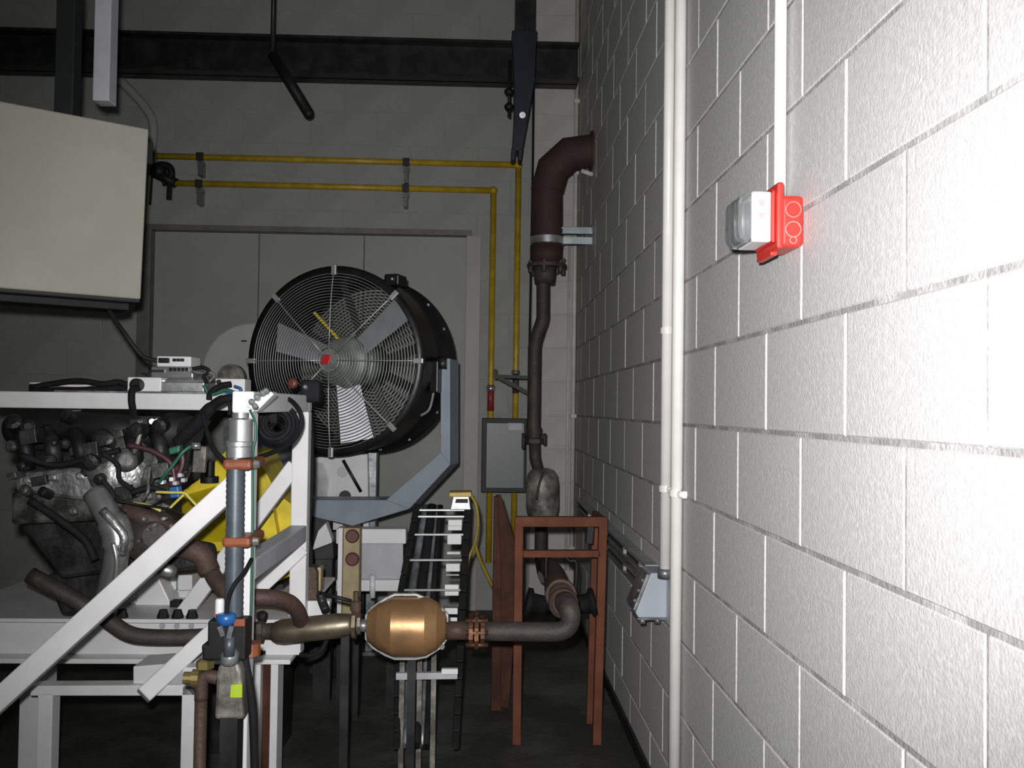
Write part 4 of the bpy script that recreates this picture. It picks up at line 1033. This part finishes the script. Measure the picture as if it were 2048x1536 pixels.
for i, (pts, r, m_, lab) in enumerate((
    ([(385, 738), (405, 735), (418, 742), (408, 752), (414, 766)], .006, 'black_rubber', 'black lead curling from the electronics stack'),
    ([(384, 742), (400, 746), (420, 745), (428, 752), (418, 764)], .005, 'muffler', 'grey lead curling from the electronics stack'),
    ([(408, 770), (416, 786), (430, 788), (450, 780), (470, 786)], .006, 'green_wire', 'green lead hanging over the top beam near the small white box'),
    ([(418, 800), (421, 786), (440, 772), (462, 768)], .009, 'black_rubber', 'black lead plugged into the small white box'),
    ([(468, 772), (482, 778), (470, 790), (452, 784)], .004, 'blue_plastic', 'thin blue lead below the small white box'))):
    cable('lead', [P(x, y, 2.84) for x, y in pts], r, m_, lab)
# harness dropping from the top beam
t = thing('wire_harness', 'thick black taped wire harness slanting from the top beam to the engine', 'cable', P(360, 880, 2.6))
build('trunk', MB().tube(smooth_path([P(468, 796, 2.42), P(448, 798, 2.42), P(430, 808, 2.44), P(408, 830, 2.46), P(385, 856, 2.48), P(355, 886, 2.5)]), [M(8, 2.4)]*6+[M(10, 2.4)]*6+[M(13, 2.4)]*14, 12), 'black_rubber', t)
build('branch', MB().tube(smooth_path([P(462, 797, 2.4), P(474, 800, 2.4), P(480, 814, 2.4), P(484, 826, 2.38)]), M(4, 2.4), 8), 'black_rubber', t)
build('branch', MB().tube(smooth_path([P(455, 800, 2.42), P(460, 815, 2.42), P(458, 830, 2.42)]), M(4, 2.4), 8), 'black_rubber', t)
cable('sensor_cable', [P(406, 828, 2.44), P(412, 855, 2.42), P(420, 882, 2.4), P(432, 905, 2.38), P(452, 924, 2.36)], M(5, 2.4), 'black_rubber', 'black cable drooping from the harness to the upper orange clamp')
# e-stop and fittings on the top corner
t = thing('stop_button', 'dark switch box with red button on the corner of the stand', 'switch', (xr-.02, Y2-.03, zs))
build('box', MB().obox(V((P(618, 785, 2.8).x, 2.84, zs+.012)), (.03, 0, 0), (0, .03, 0), (0, 0, .034)), 'black_rubber', t, .012)
build('red_button', MB().lathe(P(591, 768, 2.80), (-.3, -1, .1), [(0, .010), (.012, .010), (.014, .017), (.024, .015), (.028, .008)], 18, True), 'red_dot', t)
build('clear_cap', MB().lathe(P(612, 776, 2.81), (0, -1, .2), [(0, .007), (.016, .007), (.02, .004)], 14), 'galv_dark', t)
t = thing('hose_bracket', 'bright steel bracket with fasteners on top of the front post', 'bracket', P(510, 800, 2.15))
build('plate', MB().prism([P(492, 812, 2.15), P(540, 782, 2.15), P(548, 788, 2.15), P(512, 824, 2.15)], (0, .05, 0)), 'frame_white', t, .003)
for x, y in ((505, 806), (516, 797), (527, 788), (512, 815), (534, 784)):
    build('fastener', MB().lathe(P(x, y, 2.145), (0, -1, .3), [(0, .007), (.012, .007), (.015, .004)], 8), 'galv_dark', t)
# cable coil hanging under the side beam
cl = P(548, 848, 2.55)
t = thing('cable_coil', 'coil of black cable hanging under the corner of the stand', 'cable coil', cl - V((0, 0, .1)))
for i, (rr, dd) in enumerate(((30, 0), (35, .02), (26, .025), (38, .04), (21, .03))):
    build('turn', MB().ring(cl + V((0, dd, 0)), (.25, -1, .05), M(rr, 2.55), M(5.5, 2.55), 40, 8), 'black_rubber', t)
build('tie', MB().bar(cl + V((0, -.01, M(24, 2.55))), V((cl.x, cl.y, ztp-TB/2)), .02, .06), 'black_rubber', t)
cable('loop_cable', [P(556, 792, 2.6), P(580, 800, 2.55), P(598, 820, 2.5), P(603, 845, 2.48), P(594, 870, 2.46), P(578, 888, 2.42), P(552, 902, 2.36), P(520, 914, 2.25), P(508, 918, 2.2)], M(5, 2.45), 'black_rubber', 'black cable bowing right from the stand corner to the orange clamp')
cable('drop_cable', [P(612, 800, 2.95), P(622, 840, 2.95), P(624, 920, 2.95), P(622, 1000, 2.95), P(617, 1070, 2.95), P(622, 1110, 2.95), P(620, 1140, 2.95)], M(4.5, 2.95), 'black_rubber', 'black cable dropping behind the white post to the brown box')
t = thing('limit_switch', 'rust brown switch box hanging beside the white rear post', 'switch', P(620, 1198, 2.93))
build('body', MB().prism([P(603, 1146, 2.9), P(610, 1134, 2.9), P(628, 1134, 2.9), P(634, 1146, 2.9), P(634, 1200, 2.9), P(603, 1200, 2.9)], (0, .06, 0)), 'rust_brown', t, .004)
build('side_cover', MB().prism([P(634, 1135, 2.93), P(642, 1135, 2.93), P(641, 1182, 2.93), P(634, 1184, 2.93)], (0, .05, 0)), 'tan_wood', t, .003)
build('stem', MB().box((P(616, 1200, 2.93).x, 2.92, zbase), (P(622, 1200, 2.93).x, 2.94, P(619, 1198, 2.93).z)), 'dark_steel', t)
t = thing('clamp_lever', 'black handled lever sticking out right behind the resonator', 'lever', P(645, 1200, 2.85))
build('body', MB().tube(smooth_path([P(640, 1188, 2.82), P(645, 1205, 2.82), P(652, 1222, 2.8)]), M(9, 2.82), 12), 'dark_steel', t)
build('handle', MB().cyl(P(640, 1186, 2.82), P(702, 1202, 2.8), M(4, 2.8), 10), 'black_plastic', t)
build('foot', MB().prism([P(612, 1202, 2.9), P(660, 1202, 2.9), P(656, 1240, 2.9), P(612, 1240, 2.9)], (0, .04, 0)), 'frame_white', t, .003)
cable('hose_loop', [P(600, 1310, 2.75), P(625, 1310, 2.74), P(645, 1297, 2.74), P(655, 1275, 2.76)], M(5, 2.75), 'black_rubber', 'black hose curling under the resonator at the base beam', 'hose')

# ================================================================== FLEX HOSE ASSEMBLY ON THE FRONT POST
YH = 2.11
hx = thing('flex_hose', 'blue-grey corrugated hose with silver coupling clamped to the front post', 'hose', P(474, 1240, YH))
def PH(x, y): return P(x, y, YH)
hb = PH(467, 1250); ht = PH(472, 905)
dh = (ht-hb); Lh = dh.length
prof = []
n = 62
for i in range(n+1):
    prof.append((Lh*i/n, M(17.2 if i % 2 else 18.4, YH)))
build('corrugated_hose', MB().lathe(hb, dh, prof, 22, True), 'hose_blue', hx)
build('collar', MB().lathe(PH(478, 914), dh, [(0, M(25, YH)), (M(20, YH), M(25, YH)), (M(22, YH), M(27, YH)), (M(30, YH), M(27, YH)), (M(33, YH), M(23, YH))], 24), 'galv', hx)
build('coupling', MB().lathe(PH(480, 884), dh, [(0, M(24, YH)), (M(44, YH), M(24, YH)), (M(47, YH), M(21, YH)), (M(48, YH), M(16, YH)), (M(58, YH), M(16, YH))], 28), 'silver', hx)
for y0, y1, xm in ((912, 934, 479), (1068, 1089, 477)):
    za, zb4 = PH(1, y1).z, PH(1, y0).z
    c = PH(xm, (y0+y1)/2)
    cl_ = build('clamp', MB().box((c.x-M(28, YH), YH-M(22, YH), za), (c.x+M(28, YH), Y1+TB/2+.006, zb4)), 'orange_clamp', hx, .008)
    build('clamp_screw', MB().lathe(V((c.x+M(29, YH), YH, (za+zb4)/2)), (1, 0, 0), [(0, .01), (.012, .008)], 8), 'silver', cl_)
cable('green_lead', [P(500, 820, 2.16), P(510, 845, 2.15), P(511, 875, 2.15), P(506, 900, 2.15), P(505, 960, 2.165), P(505, 1060, 2.165), P(503, 1180, 2.165), P(500, 1285, 2.165)], .003, 'green_wire', 'green lead running down the right side of the front post', 'wire')
cl_ = P(500, 1297, 2.15)
tag(build('post_clamp', MB().lathe(cl_ + V((0, 0, -.014)), (0, 0, 1), [(0, .024), (.028, .024)], 12), 'orange_clamp'), 'small orange-brown clamp low on the front post', 'clamp')
cable('black_hose', [P(503, 1118, 2.12), P(488, 1145, 2.08), P(468, 1170, 2.05), P(456, 1200, 2.05), P(453, 1228, 2.05), P(453, 1250, 2.05)], M(4, 2.08), 'black_rubber', 'thin black hose curving from the front post to the regulator', 'hose')
# filter regulator
Yg = 2.06
t = thing('air_regulator', 'black air regulator with blue and red top at the foot of the hose', 'regulator', P(450, 1330, Yg))
build('body', MB().prism([P(415, 1242, Yg), P(492, 1242, Yg), P(490, 1322, Yg), P(404, 1322, Yg), P(402, 1290, Yg), P(414, 1290, Yg)], (0, .06, 0)), 'black_plastic', t, .005)
build('blue_collar', MB().lathe(P(452, 1250, Yg-.01), (0, 0, 1), [(0, .015), (.010, .021), (.022, .021), (.026, .016)], 20, True), 'blue_plastic', t)
build('red_ring', MB().lathe(P(448, 1236, Yg-.005), (0, 0, 1), [(0, .018), (.010, .018)], 20), 'red_plastic', t)
build('white_cap', MB().lathe(P(439, 1234, Yg), (0, 0, 1), [(0, .010), (.035, .010), (.04, .008)], 14), 'frame_white', t)
build('blue_fork', MB().bar(P(440, 1252, Yg-.035), P(447, 1272, Yg-.035), .01, .01), 'galv_dark', t)
build('blue_fork', MB().bar(P(464, 1252, Yg-.035), P(458, 1276, Yg-.035), .01, .01), 'galv_dark', t)
build('stem', MB().cyl(P(459, 1272, Yg-.02), P(458, 1312, Yg-.02), .012, 12), 'hose_blue', t)
build('drain_cap', MB().lathe(P(459, 1330, Yg-.005), (0, 0, 1), [(0, .014), (.008, .02), (.026, .02), (.034, .012)], 14, True), 'galv_dark', t)
build('orange_tag', MB().obox(P(479, 1245, Yg-.006), (.012, 0, 0), (0, .005, 0), (0, 0, .008)), 'orange_clamp', t, .002)
t = thing('grey_valve', 'grey valve body with lime sticker below the black regulator', 'valve', P(456, 1420, Yg))
build('body', MB().prism([P(436, 1330, Yg), P(476, 1326, Yg), P(482, 1345, Yg), P(488, 1440, Yg), P(428, 1440, Yg), P(432, 1352, Yg)], (0, .07, 0)), 'muffler', t, .008)
build('lime_sticker', MB().prism([P(462, 1370, Yg-.004), P(484, 1368, Yg-.004), P(484, 1395, Yg-.004), P(460, 1395, Yg-.004)], (0, .004, 0)), 'lime', t)
build('support', MB().box((P(440, 1440, Yg).x, Yg, 0), (P(475, 1440, Yg).x, Yg+.05, P(450, 1436, Yg).z)), 'dark_steel', t)
t = thing('brass_fitting', 'brass pipe fitting beside the grey valve at the bottom', 'fitting', P(412, 1420, Yg+.05))
Yh = Yg+.05
build('elbow', MB().tube(smooth_path([P(436, 1356, Yh), P(415, 1352, Yh), P(404, 1362, Yh), P(402, 1400, Yh)]), M(13, Yh), 14), 'rust_brown', t)
build('nut', MB().lathe(P(410, 1336, Yh), (0, 0, 1), [(0, .02), (.016, .02), (.02, .012)], 6), 'brass', t)
build('nipple', MB().lathe(P(400, 1356, Yh), (-1, 0, 0), [(0, .02), (.016, .02), (.016, .014), (.035, .014)], 12), 'brass', t)
build('riser', MB().cyl(P(402, 1396, Yh), V((P(402, 1396, Yh).x, Yh, 0)), .014, 12), 'rust_brown', t)
cable('power_cable', [P(488, 1306, 2.1), P(492, 1335, 2.1), P(499, 1370, 2.1), P(506, 1430, 2.1), P(510, 1560, 2.1)], M(8.5, 2.1), 'black_rubber', 'thick black cable dropping from the regulator to the floor')

for o in bpy.data.objects:
    if '_o' in o: del o['_o']
